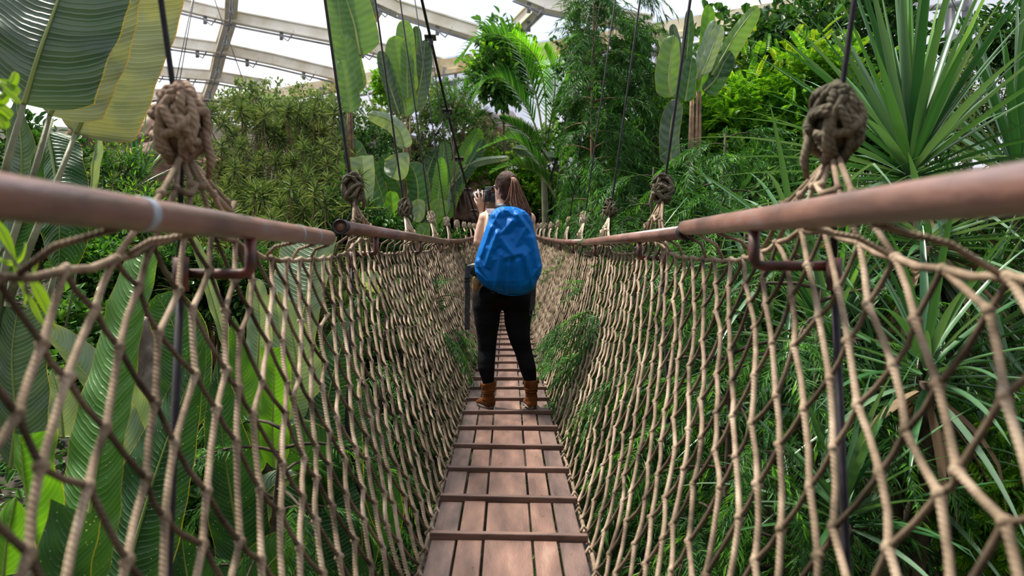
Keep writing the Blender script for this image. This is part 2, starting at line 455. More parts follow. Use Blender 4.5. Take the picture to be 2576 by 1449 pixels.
def ground_z(X, Y):
    left = -3.4 + 1.6 * smooth(2.5, 9, Y) + 2.3 * smooth(8, 15, Y) + 1.6 * smooth(14, 24, Y) + 2.2 * smooth(20, 28, Y)
    right = -3.2 + 1.4 * smooth(2, 8, Y) + 1.9 * smooth(7, 14, Y) + 1.8 * smooth(13, 24, Y)
    bank = left if X < 0 else right
    w = smooth(1.0, 4.0, abs(X))
    mid = -3.6 + 6.6 * smooth(21, 29, Y)
    h = mid * (1 - w) + bank * w
    h = max(h, mid)
    h += 9.0 * smooth(-1.5, -6.0, Y)          # unseen bank added behind the camera to block sky light
    return h + 0.25 * noise.noise(Vector((X * 0.5, Y * 0.5, 0))) + 0.08 * noise.noise(Vector((X * 2, Y * 2, 3)))

def build_ground():
    mb = MB(); nx, ny = 110, 90
    xs = [-34 + 60 * i / nx for i in range(nx + 1)]; ys = [-9 + 61 * (j / ny) for j in range(ny + 1)]
    for y in ys:
        for x in xs: mb.v.append(Vector((x, y, ground_z(x, y))))
    for j in range(ny):
        for i in range(nx):
            a = j * (nx + 1) + i
            mb.quad((a, a + 1, a + nx + 2, a + nx + 1))
    tag(mb.build('ground', M['soil']), kind='structure')
build_ground()

EH = 7.0                                                     # eaves above the eye
WA = Vector((-22.0, 42.0, 0)); WB = Vector((16.0, 16.9, 0))  # the long side wall in plan
WD = (WB - WA).normalized(); WN = Vector((WD.y, -WD.x, 0))   # WN points into the house
if WN.y > 0: WN = -WN
ROOF_T = math.tan(math.radians(26))
def wall_pt(x, y):
    """where the sight line through (x, y) meets the side wall"""
    r = P(x, y, 1.0); nn = WN
    t = (WA.dot(nn)) / (r.dot(nn)); return r * t
def roof_pt(x, y):
    """where it meets the sloping roof"""
    r = P(x, y, 1.0)
    # z = EH + ROOF_T * ((p - WA).WN)
    t = (EH - ROOF_T * WA.dot(WN)) / (r.z - ROOF_T * r.dot(WN)); return r * t
def struct(o): return tag(o, kind='structure')

def wall_panel():
    mb = MB()
    a, b = WA - WD * 6, WB + WD * 6
    for p in (a, b):
        mb.v.append(p - WN * 0.15 + Vector((0, 0, -3))); mb.v.append(p - WN * 0.15 + Vector((0, 0, EH)))
    mb.quad((0, 2, 3, 1))
    struct(mb.build('wall_far', M['wall_film'], smooth=False))
    mb = MB()
    for p in (a, b):
        mb.v.append(p + Vector((0, 0, EH + 0.25))); mb.v.append(p + WN * 17 + Vector((0, 0, EH + 0.25 + 17 * ROOF_T)))
    mb.quad((0, 2, 3, 1))
    struct(mb.build('ceiling', M['roof_film'], smooth=False))
wall_panel()

def roof_beam(pts, w=0.34, h=0.42, name='roof_beam', mat='beam', pipe=True):
    mb = MB()
    for p, q in zip(pts, pts[1:]):
        mb.beam(p, q, w, h)
        mb.beam(p + Vector((0, 0, -h * .5)), q + Vector((0, 0, -h * .5)), w * 1.35, 0.05)
        mb.beam(p + Vector((0, 0, h * .5)), q + Vector((0, 0, h * .5)), w * 1.35, 0.05)
    o = struct(mb.build(name, M[mat], smooth=False))
    if pipe:
        mb = MB()
        for p, q in zip(pts, pts[1:]):
            d = (q - p); L = d.length; u = d / L
            off = Vector((0, -0.1, -h * .5 - 0.16))
            mb.tube([p + off, q + off], 0.045, 6)
            k = max(1, int(L / 2.2))
            for i in range(k):
                c = p + u * (L * (i + 0.5) / k)
                mb.box(c + Vector((0, -0.05, -h * .5 - 0.16)), (0.12, 0.1, 0.34))
                if i % 2 == 0:
                    mb.tube([c + u * .5 + Vector((0, -.1, .25)), c + u * .55 + Vector((0, -.15, -.15)), c + u * .3 + Vector((0, -.15, -.55)), c + Vector((0, -.12, -.4))], 0.03, 5)
        mb.build('pipe', M['pipe'], o)
    return o
RP = roof_pt
for seg in ([(380, 2), (455, 12), (580, 42)], [(580, 42), (840, 92), (985, 132), (1125, 166)],
            [(360, 92), (440, 106), (556, 122)], [(556, 122), (690, 150), (840, 186)],
            [(370, 172), (410, 180), (540, 191)], [(540, 191), (672, 214)],
            [(360, 234), (520, 246)],
            [(585, -40), (580, 42), (556, 122), (540, 191), (520, 246)],
            [(900, -25), (1000, 20), (1200, 82)], [(948, 10), (905, 88)],
            [(1290, -25), (1370, 8), (1530, 42), (1640, 60)], [(1362, 8), (1300, 70)]):
    roof_beam([RP(*p) for p in seg])
def eave(px0, px1, name='eave_beam'):
    def at(px):
        r = P(px, YH - 1, 1.0); t = WA.dot(WN) / r.dot(WN); q = r * t; q.z = EH - 0.1; return q
    a, b = at(px0), at(px1)
    mb = MB(); mb.beam(a, b, 0.5, 0.42); mb.beam(a + Vector((0, 0, -.3)) + WN * .2, b + Vector((0, 0, -.3)) + WN * .2, .25, .16)
    o = struct(mb.build(name, M['gutter'], smooth=False))
    mb = MB(); off = WN * .5 + Vector((0, 0, -.72)); mb.tube([a + off, b + off], 0.08, 8)
    n = int((b - a).length / 1.6)
    for i in range(n):
        c = a.lerp(b, (i + .5) / n) + WN * .5; mb.box(c + Vector((0, 0, -.6)), (.08, .08, .4))
        if i % 3 == 1: mb.tube([c + Vector((0, -.1, -.75)), c + Vector((.2, -.1, -1.2)), c + Vector((.4, -.1, -1.0))], .03, 5)
    mb.build('pipe', M['pipe'], o)
for k in range(6):
    ee = [250, 505, 840, 1150, 1620, 2000, 2420]
    eave(ee[k], ee[k + 1])
def column(px, lab=None):
    r = P(px, YH - 1, 1.0); t = WA.dot(WN) / r.dot(WN); q = r * t + WN * .1
    mb = MB()
    for s in (-.22, .22): mb.box((q.x + s, q.y, 1.4), (.1, .3, 2 * (EH - 1.6)))
    for i in range(14): mb.box((q.x, q.y, -3.2 + i * .72), (.42, .06, .12))
    struct(mb.build('wall_column', M['pipe'], smooth=False))
for px in (670, 826, 1136, 1640, 1822, 2213, 2412): column(px)

# round hanging ring below the roof
def ring():
    c = P(505, 274, 25.0); mb = MB(); R = 1.68
    for dz in (0, -.16):
        mb.tube([c + Vector((R * math.cos(a), R * math.sin(a), dz)) for a in [2 * math.pi * i / 48 for i in range(49)]], 0.045, 6, cap=False)
    for i in range(16):
        a = 2 * math.pi * i / 16; p = c + Vector((R * math.cos(a), R * math.sin(a), 0)); mb.tube([p, p + Vector((0, 0, -.16))], .02, 5)
    o = mb.build('hanging_ring', M['steel'])
    tag(o, 'round grey steel ring hanging level under the glasshouse roof', 'ring')
    mb = MB()
    for i in range(3):
        a = 2 * math.pi * i / 3 + .4; p = c + Vector((R * math.cos(a), R * math.sin(a), 0)); mb.tube([p, c + Vector((0, 0, 4.9))], .018, 5)
    mb.build('wire', M['steel'], o)
ring()

# ------------------------------------------------------------------ the rope bridge
def sag(y):
    return 0.0035 * max(0.0, y - 7) ** 1.7
DECK = -1.175
XB, XT = 0.325, 0.82        # half width of the net at the deck and at the rail
HANG = [2.04, 4.30, 6.5, 8.7, 10.9, 13.1, 15.3, 17.5, 19.7, 21.9]

def build_deck():
    y0 = 3.04 - 0.455 * 9
    ys = []
    y = y0
    k = 0
    while y < 25: ys.append(y); y += 0.455
    deck = empty('bridge_deck', (0, 3.0, DECK), 'narrow walkway of worn brown boards and cross battens under the photographer', 'walkway')
    fr = [0, .175, .35, .665, .835, 1.0]
    far = MB(); farb = MB(); nb = 0
    for i in range(len(ys) - 1):
        a, b = ys[i] + .02, ys[i + 1] - .012
        za, zb = DECK + sag(a), DECK + sag(b)
        sk = 0.03 if a < 5.2 else 0.0
        big = 3.0 < b and a < 9.6
        for j in range(5):
            w = .615; x0 = -.004 - w / 2 + fr[j] * w + .004 + RND.uniform(0, .003); x1 = -.004 - w / 2 + fr[j + 1] * w - .003 - RND.uniform(0, .004)
            if j in (1, 3): pass
            mb = MB() if big and b > 2.4 else far
            dz = RND.uniform(-.004, .004); th = .028
            pts = [(x0, a - sk * x0 * 2, za + dz), (x1, a - sk * x1 * 2, za + dz + RND.uniform(-.002, .002)), (x1, b - sk * x1 * 2, zb + dz), (x0, b - sk * x0 * 2, zb + dz)]
            base = len(mb.v)
            mb.v += [Vector(p) for p in pts] + [Vector((p[0], p[1], p[2] - th)) for p in pts]
            for f in ((0, 1, 2, 3), (7, 6, 5, 4), (0, 4, 5, 1), (1, 5, 6, 2), (2, 6, 7, 3), (3, 7, 4, 0)):
                mb.quad([base + q for q in f])
            if mb is not far:
                nb += 1
                mb.build('board', M['plank' if (j in (1, 2, 3) and a < 5) or (j == 2) else 'plank_dark'], deck, smooth=False, bevel=.003)
    o = far.build('board', M['plank'], deck, smooth=False)
    o['kind'] = 'stuff'
    for i, y in enumerate(ys):
        ang = 0.055 if y < 5.2 else 0.01
        mb = MB() if y > 2.4 else farb
        mb.box((0.004, y, DECK + sag(y) + .011), (.635, .030, .032), Matrix.Rotation(-ang, 3, 'Z') @ Matrix.Rotation(RND.uniform(-.012, .004), 3, 'Y'))
        if mb is not farb: mb.build('batten', M['batten'], deck, smooth=False, bevel=.005)
    farb.build('batten', M['batten'], deck, smooth=False)
    # bearers and the carrying cables under the boards
    mb = MB()
    for s in (-1, 1):
        mb.tube([(s * .31, y, DECK + sag(y) - .05) for y in np.arange(-1, 25, .5)], .014, 6)
    mb.build('side_cable', M['steel'], deck)
build_deck()

def zt(y):
    """height of the net's top cord: drawn up towards each hanger knot, sagging between"""
    d = min(abs(y - h) for h in HANG)
    return -0.05 + 0.10 * math.exp(-(d / .38) ** 2) + sag(y)

def net_pt(side, t, y):
    """t 1 at the rail, 0 at the deck"""
    bow = 0.03 * math.sin(math.pi * t)
    x = XB + (XT - XB) * t + bow
    z = (DECK - .02 + sag(y)) * (1 - t) + zt(y) * t
    return Vector((side * x, y, z))

def build_net(side, label):
    rows = 12; A = 0.088; SH = 0.046
    nodes = {}
    rr = random.Random(5 + side)
    n = int(26.0 / A)
    for i in range(n):
        for j in range(rows + 1):
            if (i + j) % 2: continue
            y = -0.8 + i * A + SH * (rows * 0.5 - j) + rr.gauss(0, .014)
            if y > 24.6 or y < -.65: continue
            t = 1 - (j + (0 if j in (0, rows) else rr.gauss(0, .17))) / rows
            nodes[i, j] = (net_pt(side, t, y), y)
    mb = MB(); m_shade = MB(); kc = []
    R = 0.0070
    top = []
    for (i, j), (p, y) in nodes.items():
        kc.append(p)
        for di in (-1, 1):
            q = nodes.get((i + di, j + 1))
            if q is None: continue
            q = q[0]
            near = y < 6; tgt = m_shade if (di == 1 and y < 8.5) else mb; R = .0076 if (di == -1 or y > 8.5) else .0062  # near cross strands painted as shaded; far ones left lighter, as in open light
            dd = q - p
            # the strand sinks a little and is knotted at both ends
            m_ = (p + q) / 2 + Vector((side * rr.uniform(0, .006), rr.uniform(-.004, .004), -.004 if near else 0))
            if near:
                a = p + dd * .12 + (m_ - (p + q) / 2) * .4; b = p + dd * .88 + (m_ - (p + q) / 2) * .4
                tgt.tube([p, a, m_, b, q], [R * 1.35, R, R * .95, R, R * 1.35], 8, cap=False, vu=rr.random())
            else:
                tgt.tube([p, m_, q], [R * 1.1, R, R * 1.1], 5, cap=False, vu=rr.random())
        if j == 0: top.append((y, p))
    top.sort(key=lambda a: a[0])
    for (ya, pa), (yb, pb) in zip(top, top[1:]):
        mb.tube([pa, (pa + pb) / 2 + Vector((0, 0, -.008)), pb], R * 1.15, 6, cap=False)
    # foot cord laced to the deck's side cable
    mb.tube([net_pt(side, 0, y) + Vector((0, rr.uniform(-.01, .01), rr.uniform(-.01, .01))) for y in np.arange(-.6, 24.6, .1)], R * 1.2, 6)
    for y in np.arange(.5, 24, .22):
        c = net_pt(side, 0, y)
        mb.tube([c + Vector((-side * .03, 0, .0)), c + Vector((-side * .01, .01, .03)), c + Vector((side * .015, .02, 0)), c + Vector((0, .02, -.03)), c + Vector((-side * .03, .0, 0))], R, 5)
    # lashings up to the rail
    for h in HANG:
        for dy in (-.75, -.45, .5, .8, 1.1):
            y = h + dy + rr.uniform(-.05, .05)
            if y < .6 or y > 24: continue
            p = net_pt(side, 1, y); r = Vector((side * RAILX(side, y), y + .02, RAILZ(side, y)))
            mb.tube([p, p.lerp(r, .5) + Vector((side * .02, 0, -.005)), r + Vector((0, 0, -.030))], R * .9, 6)
    # a few clumps of dead leaves caught at the foot
    R = .0070
    nb, nf = len(mb.v), len(mb.f)
    mb.v += m_shade.v; mb.f += [tuple(q + nb for q in f) for f in m_shade.f]; mb.u += m_shade.u
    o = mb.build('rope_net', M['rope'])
    o.data.materials.append(M['rope_shaded'])
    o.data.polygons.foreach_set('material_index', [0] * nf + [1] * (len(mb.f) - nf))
    kc = np.array([tuple(k) for k in kc]); k = len(kc)
    tm = MB(); tm.ball((0, 0, 0), (1, 1, 1), 8, 5)
    TV = np.array([tuple(v) for v in tm.v]); TF = []
    for f in tm.f:
        for q in range(1, len(f) - 1): TF.append((f[0], f[q], f[q + 1]))
    d = unit(k); Mx = frames(d, np.tile([[0.1, 0.2, 1.0]], (k, 1)))
    V, F = scatter((TV * np.array([1.0, 1.35, 1.0]), np.array(TF)), Mx, kc, np.where(kc[:, 1] < 7, .0112, .0095))
    np_mesh('net_knots', V, F, M['rope'], o, smooth=True)
    tag(o, label, 'net')
    return nodes

RAILS = {-1: [(-1.3, .06), (0.5, .070), (3.17, .036), (3.38, .088), (9.2, .060), (12, .085), (15.5, .165), (20, .30), (24.5, .5)],
         1: [(-1.3, .05), (0.5, .064), (3.2, .078), (3.22, .064), (7.5, .040), (10, .062), (13, .112), (17.9, .216), (24.5, .48)]}
def RAILZ(side, y):
    pts = RAILS[side]
    for a, b in zip(pts, pts[1:]):
        if a[0] <= y <= b[0]: return a[1] + (b[1] - a[1]) * (y - a[0]) / (b[0] - a[0])
    return pts[-1][1] if y > pts[-1][0] else pts[0][1]

def RAILX(side, y):
    return .75 - (.070 if side > 0 else .045) * min(2.7, max(0, 3.2 - y))
NETN = {s: build_net(s, l) for s, l in ((-1, 'knotted rope net along the left side of the bridge'), (1, 'knotted rope net along the right side of the bridge'))}

def pipe(path, label, bands=(), cap_near=False, cap_far=False, r=.0315):
    mb = MB(); path = [Vector(p) for p in path]
    mb.tube(path, r, 20)
    o = mb.build('handrail_pipe', M['rail'])
    tag(o, label, 'handrail')
    def at(y):
        for a, b in zip(path, path[1:]):
            if a.y <= y <= b.y: return a.lerp(b, (y - a.y) / (b.y - a.y)), (b - a).normalized()
    for y, w in bands:
        p, t = at(y); mb = MB(); mb.tube([p - t * w / 2, p + t * w / 2], r + .0012, 20); mb.build('band', M['rail_band'], o, label='grey worn band')
    for flag, p, t in ((cap_near, path[0], (path[1] - path[0]).normalized()), (cap_far, path[-1], (path[-1] - path[-2]).normalized())):
        if flag:
            mb = MB()
            s = -1 if p is path[0] else 1
            R_ = r + .003
            ring = lambda c, rr_: [c + Vector((rr_ * math.cos(a), 0, rr_ * math.sin(a))) for a in [2 * math.pi * k / 20 for k in range(20)]]
            mb.rings([ring(p - t * s * .05, R_), ring(p + t * s * .012, R_), ring(p + t * s * .012, R_ * .8), ring(p - t * s * .004, R_ * .78)])
            mb.build('end_cap', M['darkmetal'], o)
    return o
def rp(side, y): return (side * RAILX(side, y), y, RAILZ(side, y))
pipe([rp(-1, -1.2), rp(-1, .5), (-.75, 3.17, .036)], 'rusty handrail pipe at the left edge, the nearest one with grey bands', [(1.38, .035), (2.60, .018), (2.88, .012)])
pipe([(-.75, 3.40, .088), (-.75, 9.2, .060)], 'straight rusty pipe with an open black end, left of the photographer', [], True)
pipe([(-.75, 9.22, .060), rp(-1, 12), rp(-1, 15.5), rp(-1, 20), rp(-1, 24.5)], 'far rusty handrail behind the photographer\'s left elbow', [(9.35, .03), (12.6, .03)])
pipe([rp(1, -1.2), rp(1, .5), (.75, 3.2, .078)], 'thick rusty handrail pipe entering at the right edge, nearest the viewer', [])
pipe([(.752, 3.19, .060), (.75, 7.5, .040)], 'rusty pipe between the nearest right rail and the bend beyond', [], True)
pipe([(.75, 7.52, .040), rp(1, 10), rp(1, 13), rp(1, 17.9), rp(1, 24.5)], 'far rusty handrail curving up behind the blue rucksack', [(14, .03), (16.5, .03)])

ORD = ['nearest', 'second', 'third', 'fourth', 'fifth', 'sixth', 'seventh', 'eighth', 'ninth', 'farthest']
CZ = [10.0, 8.5, 7.1, 5.75, 4.63, 3.61, 2.73, 2.02, 1.467, 1.02]
def cx(z): return .88 + .14 * (z - .35)

def build_hangers(side, sname):
    for i, h in enumerate(HANG):
        s = sag(h); kz = .33 + s * .8
        zc = CZ[i]; topx = cx(zc)
        xk = .88
        loc = Vector((side * xk, h, kz))
        # the rod
        e = empty('hanger_rod', loc, f'thin dark hanger rod, {ORD[i]} on the {sname} side of the bridge', 'hanger rod')
        mb = MB(); mb.tube([(side * (xk + .0), h, kz - .42), (side * xk, h, kz - .05), (side * topx, h, zc - .05)], .0085, 8)
        mb.build('rod', M['cable'], e)
        mb = MB(); mb.tube([(side * xk, h, kz - .45), (side * xk, h, kz - .36)], .022, 8); mb.build('socket', M['rust'], e)
        if h < 9:   # stays that run on down outside the net
            mb = MB(); mb.tube([(side * xk, h, kz - .42), (side * (xk + .03), h - .02, -1.0), (side * (xk - .12), h - .05, -1.75)], .011, 6); mb.build('lower_stay', M['cable'], e)
        # bracket from the rail
        mb = MB(); ry = h + .02
        rz = RAILZ(side, ry)
        rx0 = RAILX(side, ry)
        mb.tube([(side * rx0, ry, rz - .03), (side * rx0, ry, rz - .105), (side * (rx0 + .007), ry, rz - .12), (side * (rx0 + .025), ry, rz - .125), (side * (xk + .02), ry, rz - .125)], [.016, .0155, .015, .0145, .0145], 10)
        o = mb.build('rail_bracket', M['rust'])
        tag(o, f'rusty L shaped bracket under the {sname} rail, {ORD[i]} from the viewer', 'bracket')
        # clamp on the main cable
        if zc < 3.8:
            c = Vector((side * topx, h, zc))
            e2 = empty('cable_clamp', c, f'{ORD[i - 5]} square plate clamp down the {sname} suspension cable' if i < 9 else f'lowest square plate clamp on the {sname} suspension cable', 'clamp')
            tilt = Matrix.Rotation(-.55, 3, 'X')
            mb = MB(); mb.box(c, (.20, .14, .014), tilt); mb.build('plate', M['steel'], e2, smooth=False, bevel=.002)
            mb = MB()
            for dx in (-.045, .045):
                mb.tube([c + tilt @ Vector((dx, 0, -.08)), c + tilt @ Vector((dx, 0, .05))], .009, 6)
                mb.tube([c + tilt @ Vector((dx, 0, .01)), c + tilt @ Vector((dx, 0, .03))], .017, 6)
            mb.build('bolts', M['steel'], e2)
            mb = MB(); mb.box(c + Vector((0, 0, -.075)), (.05, .035, .12)); mb.tube([c + Vector((-.03, 0, -.12)), c + Vector((.03, 0, -.12))], .016, 8)
            mb.build('shackle', M['darkmetal'], e2, smooth=False)
        # the knot of rope where the net is gathered
        rr = random.Random(100 * i + side)
        big = 1.25 if i == 0 else (1.05 if i < 3 else .85)
        km = M['knot_tan'] if (i == 0 and side < 0) else (M['knot_dark'] if i < 3 else M['rope_pale'])
        kn = empty('rope_knot', loc, f'{"mossy dark" if i < 3 and not (i == 0 and side < 0) else "pale tan"} bundle of knotted rope, {ORD[i]} on the {sname} side', 'rope knot')
        rx, rz_ = .052 * big, .078 * big
        mb = MB(); mb.ball(loc + Vector((0, 0, 0)), (rx * .75, rx * .7, rz_ * .85), 10, 8)
        nw = 13 if i < 3 else 12
        rc = .0105 if i < 2 else (.0085 if i < 3 else .0062)
        for w in range(nw):
            ax = Vector((rr.gauss(0, 1), rr.gauss(0, 1), rr.gauss(0, .9))).normalized()
            a = ax.orthogonal().normalized(); b = ax.cross(a)
            off = ax * rr.uniform(-.5, .5)
            span = rr.uniform(3.6, 6.3); ph = rr.uniform(0, 6.28)
            pts = []
            for q in range(15):
                an = ph + span * q / 14
                v = (a * math.cos(an) + b * math.sin(an)) * math.sqrt(max(.1, 1 - off.length_squared)) + off
                wv = 1 + .12 * math.sin(3 * an + w)
                pts.append(loc + Vector((v.x * rx * wv, v.y * rx * wv, v.z * rz_ * wv)))
            mb.tube(pts, rc * big * .95, 8)
        # loose end
        mb.tube([loc + Vector((side * -rx, 0, -.02)), loc + Vector((-side * rx * 1.2, .01, -rz_)), loc + Vector((-side * rx * 1.0, .02, -rz_ * 1.5))], [rc, rc * 1.2, rc * .6], 7)
        mb.build('wrapping', km, kn)
        # strands that fan down to the top of the net
        tops = sorted([(abs(p.y - h), p) for (ii, jj), (p, y) in NETN[side].items() if jj == 0 and abs(p.y - h) < .56], key=lambda a: a[1].y)
        st = loc + Vector((0, 0, -rz_ * .8))
        joined = MB()
        for q, (dd, p) in enumerate(tops):
            mb = MB() if i < 4 else joined
            mid = st.lerp(p, .5) + Vector((-side * .015, rr.uniform(-.015, .015), .015))
            mb.tube([st + Vector((rr.uniform(-.012, .012), rr.uniform(-.012, .012), 0)), mid, p], [.0085, .0075, .0075], 7)
            if i < 4:
                mb.ball(mid, (.014, .014, .013), 8, 5)
                if q % 3 == 1 and q + 1 < len(tops):
                    p2 = tops[q + 1][1]; m2 = st.lerp(p2, .55)
                    mb.tube([mid, m2 + Vector((-side * .02, 0, .0)), m2 + Vector((-side * .02, .03, .03))], .0085, 7)
                mb.build('strand', M['rope'] if i < 2 else M['rope_pale'], kn)
        if i >= 4 and joined.v: joined.build('strands', M['rope_pale'], kn)
build_hangers(-1, 'left'); build_hangers(1, 'right')

for side, nm in ((-1, 'left'), (1, 'right')):
    pts = [Vector((side * cx(CZ[i]), HANG[i], CZ[i])) for i in range(10)]
    pts = [Vector((side * (cx(11.6)), .2, 11.6))] + pts + [Vector((side * .93, 24.2, .75))]
    mb = MB(); mb.tube(pts, .026, 8)
    for p, q in zip(pts[5:], pts[6:]):
        mb.tube([p.lerp(q, .06), p.lerp(q, .0)], .034, 8)
    tag(mb.build('suspension_cable', M['darkmetal']), f'thick dark suspension cable sweeping down along the {nm} side', 'cable')

# ------------------------------------------------------------------ the photographer
M['skin'] = mat_noise('skin', (0.50, 0.30, 0.22), (0.60, 0.37, 0.28), 5, 0.5)
M['skin'].node_tree.nodes['Principled BSDF'].inputs['Subsurface Weight'].default_value = 0.15
M['skin'].node_tree.nodes['Principled BSDF'].inputs['Subsurface Radius'].default_value = (0.02, 0.008, 0.004)
M['hair'] = mat_noise('brown_hair', (0.030, 0.014, 0.009), (0.085, 0.040, 0.024), 60, 0.5, stretch=(1, 1, .12), bump=.5, bscale=130, spec=.25)
M['hair_tail'] = mat_noise('light_brown_hair', (0.070, 0.031, 0.018), (0.27, 0.135, 0.08), 70, 0.5, stretch=(1, 1, .10), spec=.25)
M['black_cloth'] = mat_noise('black_leggings', (0.002, 0.002, 0.003), (0.007, 0.007, 0.009), 7, 0.8, bump=.5, bscale=12, stretch=(.5, .5, 2.2), spec=.12)
M['top_cloth'] = mat_noise('cream_cotton', (0.62, 0.50, 0.40), (0.72, 0.61, 0.50), 9, 0.85, bump=.3, bscale=30)
M['orange_trim'] = mat_noise('orange_trim', (0.62, 0.33, 0.10), (0.72, 0.42, 0.14), 20, 0.8)
M['tan_cloth'] = mat_noise('tan_cloth', (0.30, 0.17, 0.07), (0.45, 0.29, 0.13), 12, 0.85, bump=.5, bscale=30)
M['suede'] = mat_noise('brown_suede', (0.075, 0.022, 0.005), (0.15, 0.049, 0.011), 9, 0.95, bump=.4, bscale=60, spec=.15)
M['sole'] = mat_noise('boot_sole', (0.07, 0.055, 0.05), (0.13, 0.10, 0.09), 12, 0.7)
M['blue'] = mat_noise('blue_nylon', (0.0, 0.105, 0.38), (0.0, 0.13, 0.45), 3, 0.5, spec=.12, bump=.08, bscale=11)
M['webbing'] = mat_noise('grey_webbing', (0.022, 0.023, 0.028), (0.045, 0.045, 0.055), 40, 0.6)
M['strap_grey'] = mat_noise('mauve_strap', (0.10, 0.075, 0.10), (0.16, 0.13, 0.16), 20, 0.7)
M['cam_black'] = mat_noise('camera_black', (0.008, 0.008, 0.010), (0.02, 0.02, 0.024), 40, 0.35)
M['glass_dark'] = mat_noise('lens_glass', (0.01, 0.01, 0.02), (0.02, 0.02, 0.04), 10, 0.05)
M['white_print'] = mat_noise('white_print', (0.6, 0.6, 0.6), (0.7, 0.7, 0.7), 10, 0.6)
M['gold'] = mat_noise('amber', (0.5, 0.2, 0.03), (0.6, 0.28, 0.05), 10, 0.4)

DW = 5.50
def W(x, y, dd=0.0):
    """a point of the figure seen at (x, y), dd metres beyond the plane she stands in"""
    k = DW / FPX
    return Vector(((x - XV) * k, DW + dd, (YH - y) * k))
K = DW / FPX
PERSON = empty('person', (0.0, DW, DECK), 'person with brown ponytail photographing from the walkway, in cream top, black leggings and brown boots', 'person')

def rings_of(spec, n=20):
    """spec rows: x px, y px, half width px, depth half m, depth centre m"""
    out = []
    for (x, y, hw, hd, dc) in spec:
        c = W(x, y, dc)
        out.append([c + Vector((hw * K * math.cos(a), hd * math.sin(a), 0)) for a in [2 * math.pi * k / n for k in range(n)]])
    return out

def fused(name, mb, mat, voxel, smooth_it=8, parent=None, extra=None):
    o = mb.build(name, mat, parent)
    r = o.modifiers.new('fuse', 'REMESH'); r.mode = 'VOXEL'; r.voxel_size = voxel; r.use_smooth_shade = True
    s = o.modifiers.new('relax', 'SMOOTH'); s.factor = 0.5; s.iterations = smooth_it
    return o

HEADC = W(1273, 474, 0.02)
FACE = Vector((-.66, .75, 0)).normalized()     # where she looks
SIDE_ = Vector((-.75, -.66, 0)).normalized()   # her left ear, towards us
HR = Matrix((( -SIDE_.x, FACE.x, 0), (-SIDE_.y, FACE.y, 0), (0, 0, 1)))   # local x = right ear, y = face
def H(x, y, z): return HEADC + HR @ Vector((x, y, z))

def hand(mb, wrist, palm_dir, across, curls, thumb, L=.085):
    """palm and five fingers. palm_dir wrist->knuckles, across = index side"""
    pd = palm_dir.normalized(); ac = (across - pd * across.dot(pd)).normalized(); nrm = pd.cross(ac)
    kn = wrist + pd * L
    rg = []
    for t, w, h in ((0, .026, .019), (.25, .031, .017), (.6, .039, .015), (.9, .041, .013), (1.02, .038, .010)):
        c = wrist + pd * L * t
        rg.append([c + ac * (w * math.cos(a)) + nrm * (h * math.sin(a)) for a in [2 * math.pi * q / 16 for q in range(16)]])
    mb.rings(rg)
    for f, (off, ln, r) in enumerate(((.030, .072, .0088), (.010, .080, .0090), (-.010, .074, .0086), (-.029, .058, .0078))):
        p = kn + ac * off - pd * .008
        d = pd.copy(); pts = [p - pd * .01, p]
        cv = curls[f]
        axis = ac
        for seg, fr in enumerate((.42, .33, .25)):
            d = Matrix.Rotation(cv[seg], 3, axis) @ d
            p = p + (d + ac * (off * 2.2 if seg == 0 else 0)).normalized() * ln * fr
            pts.append(p)
        mb.tube(pts, [r, r * 1.08, r * .95, r * .9, r * .7], 10)
        mb.ball(pts[-1], r * .72, 8, 5)
    p = wrist + pd * .018 + ac * .02
    pts = [p]
    for v in thumb: p = p + v; pts.append(p)
    mb.tube(pts, [.014, .012, .0098, .0075][:len(pts)], 10); mb.ball(pts[-1], .0075, 8, 5)

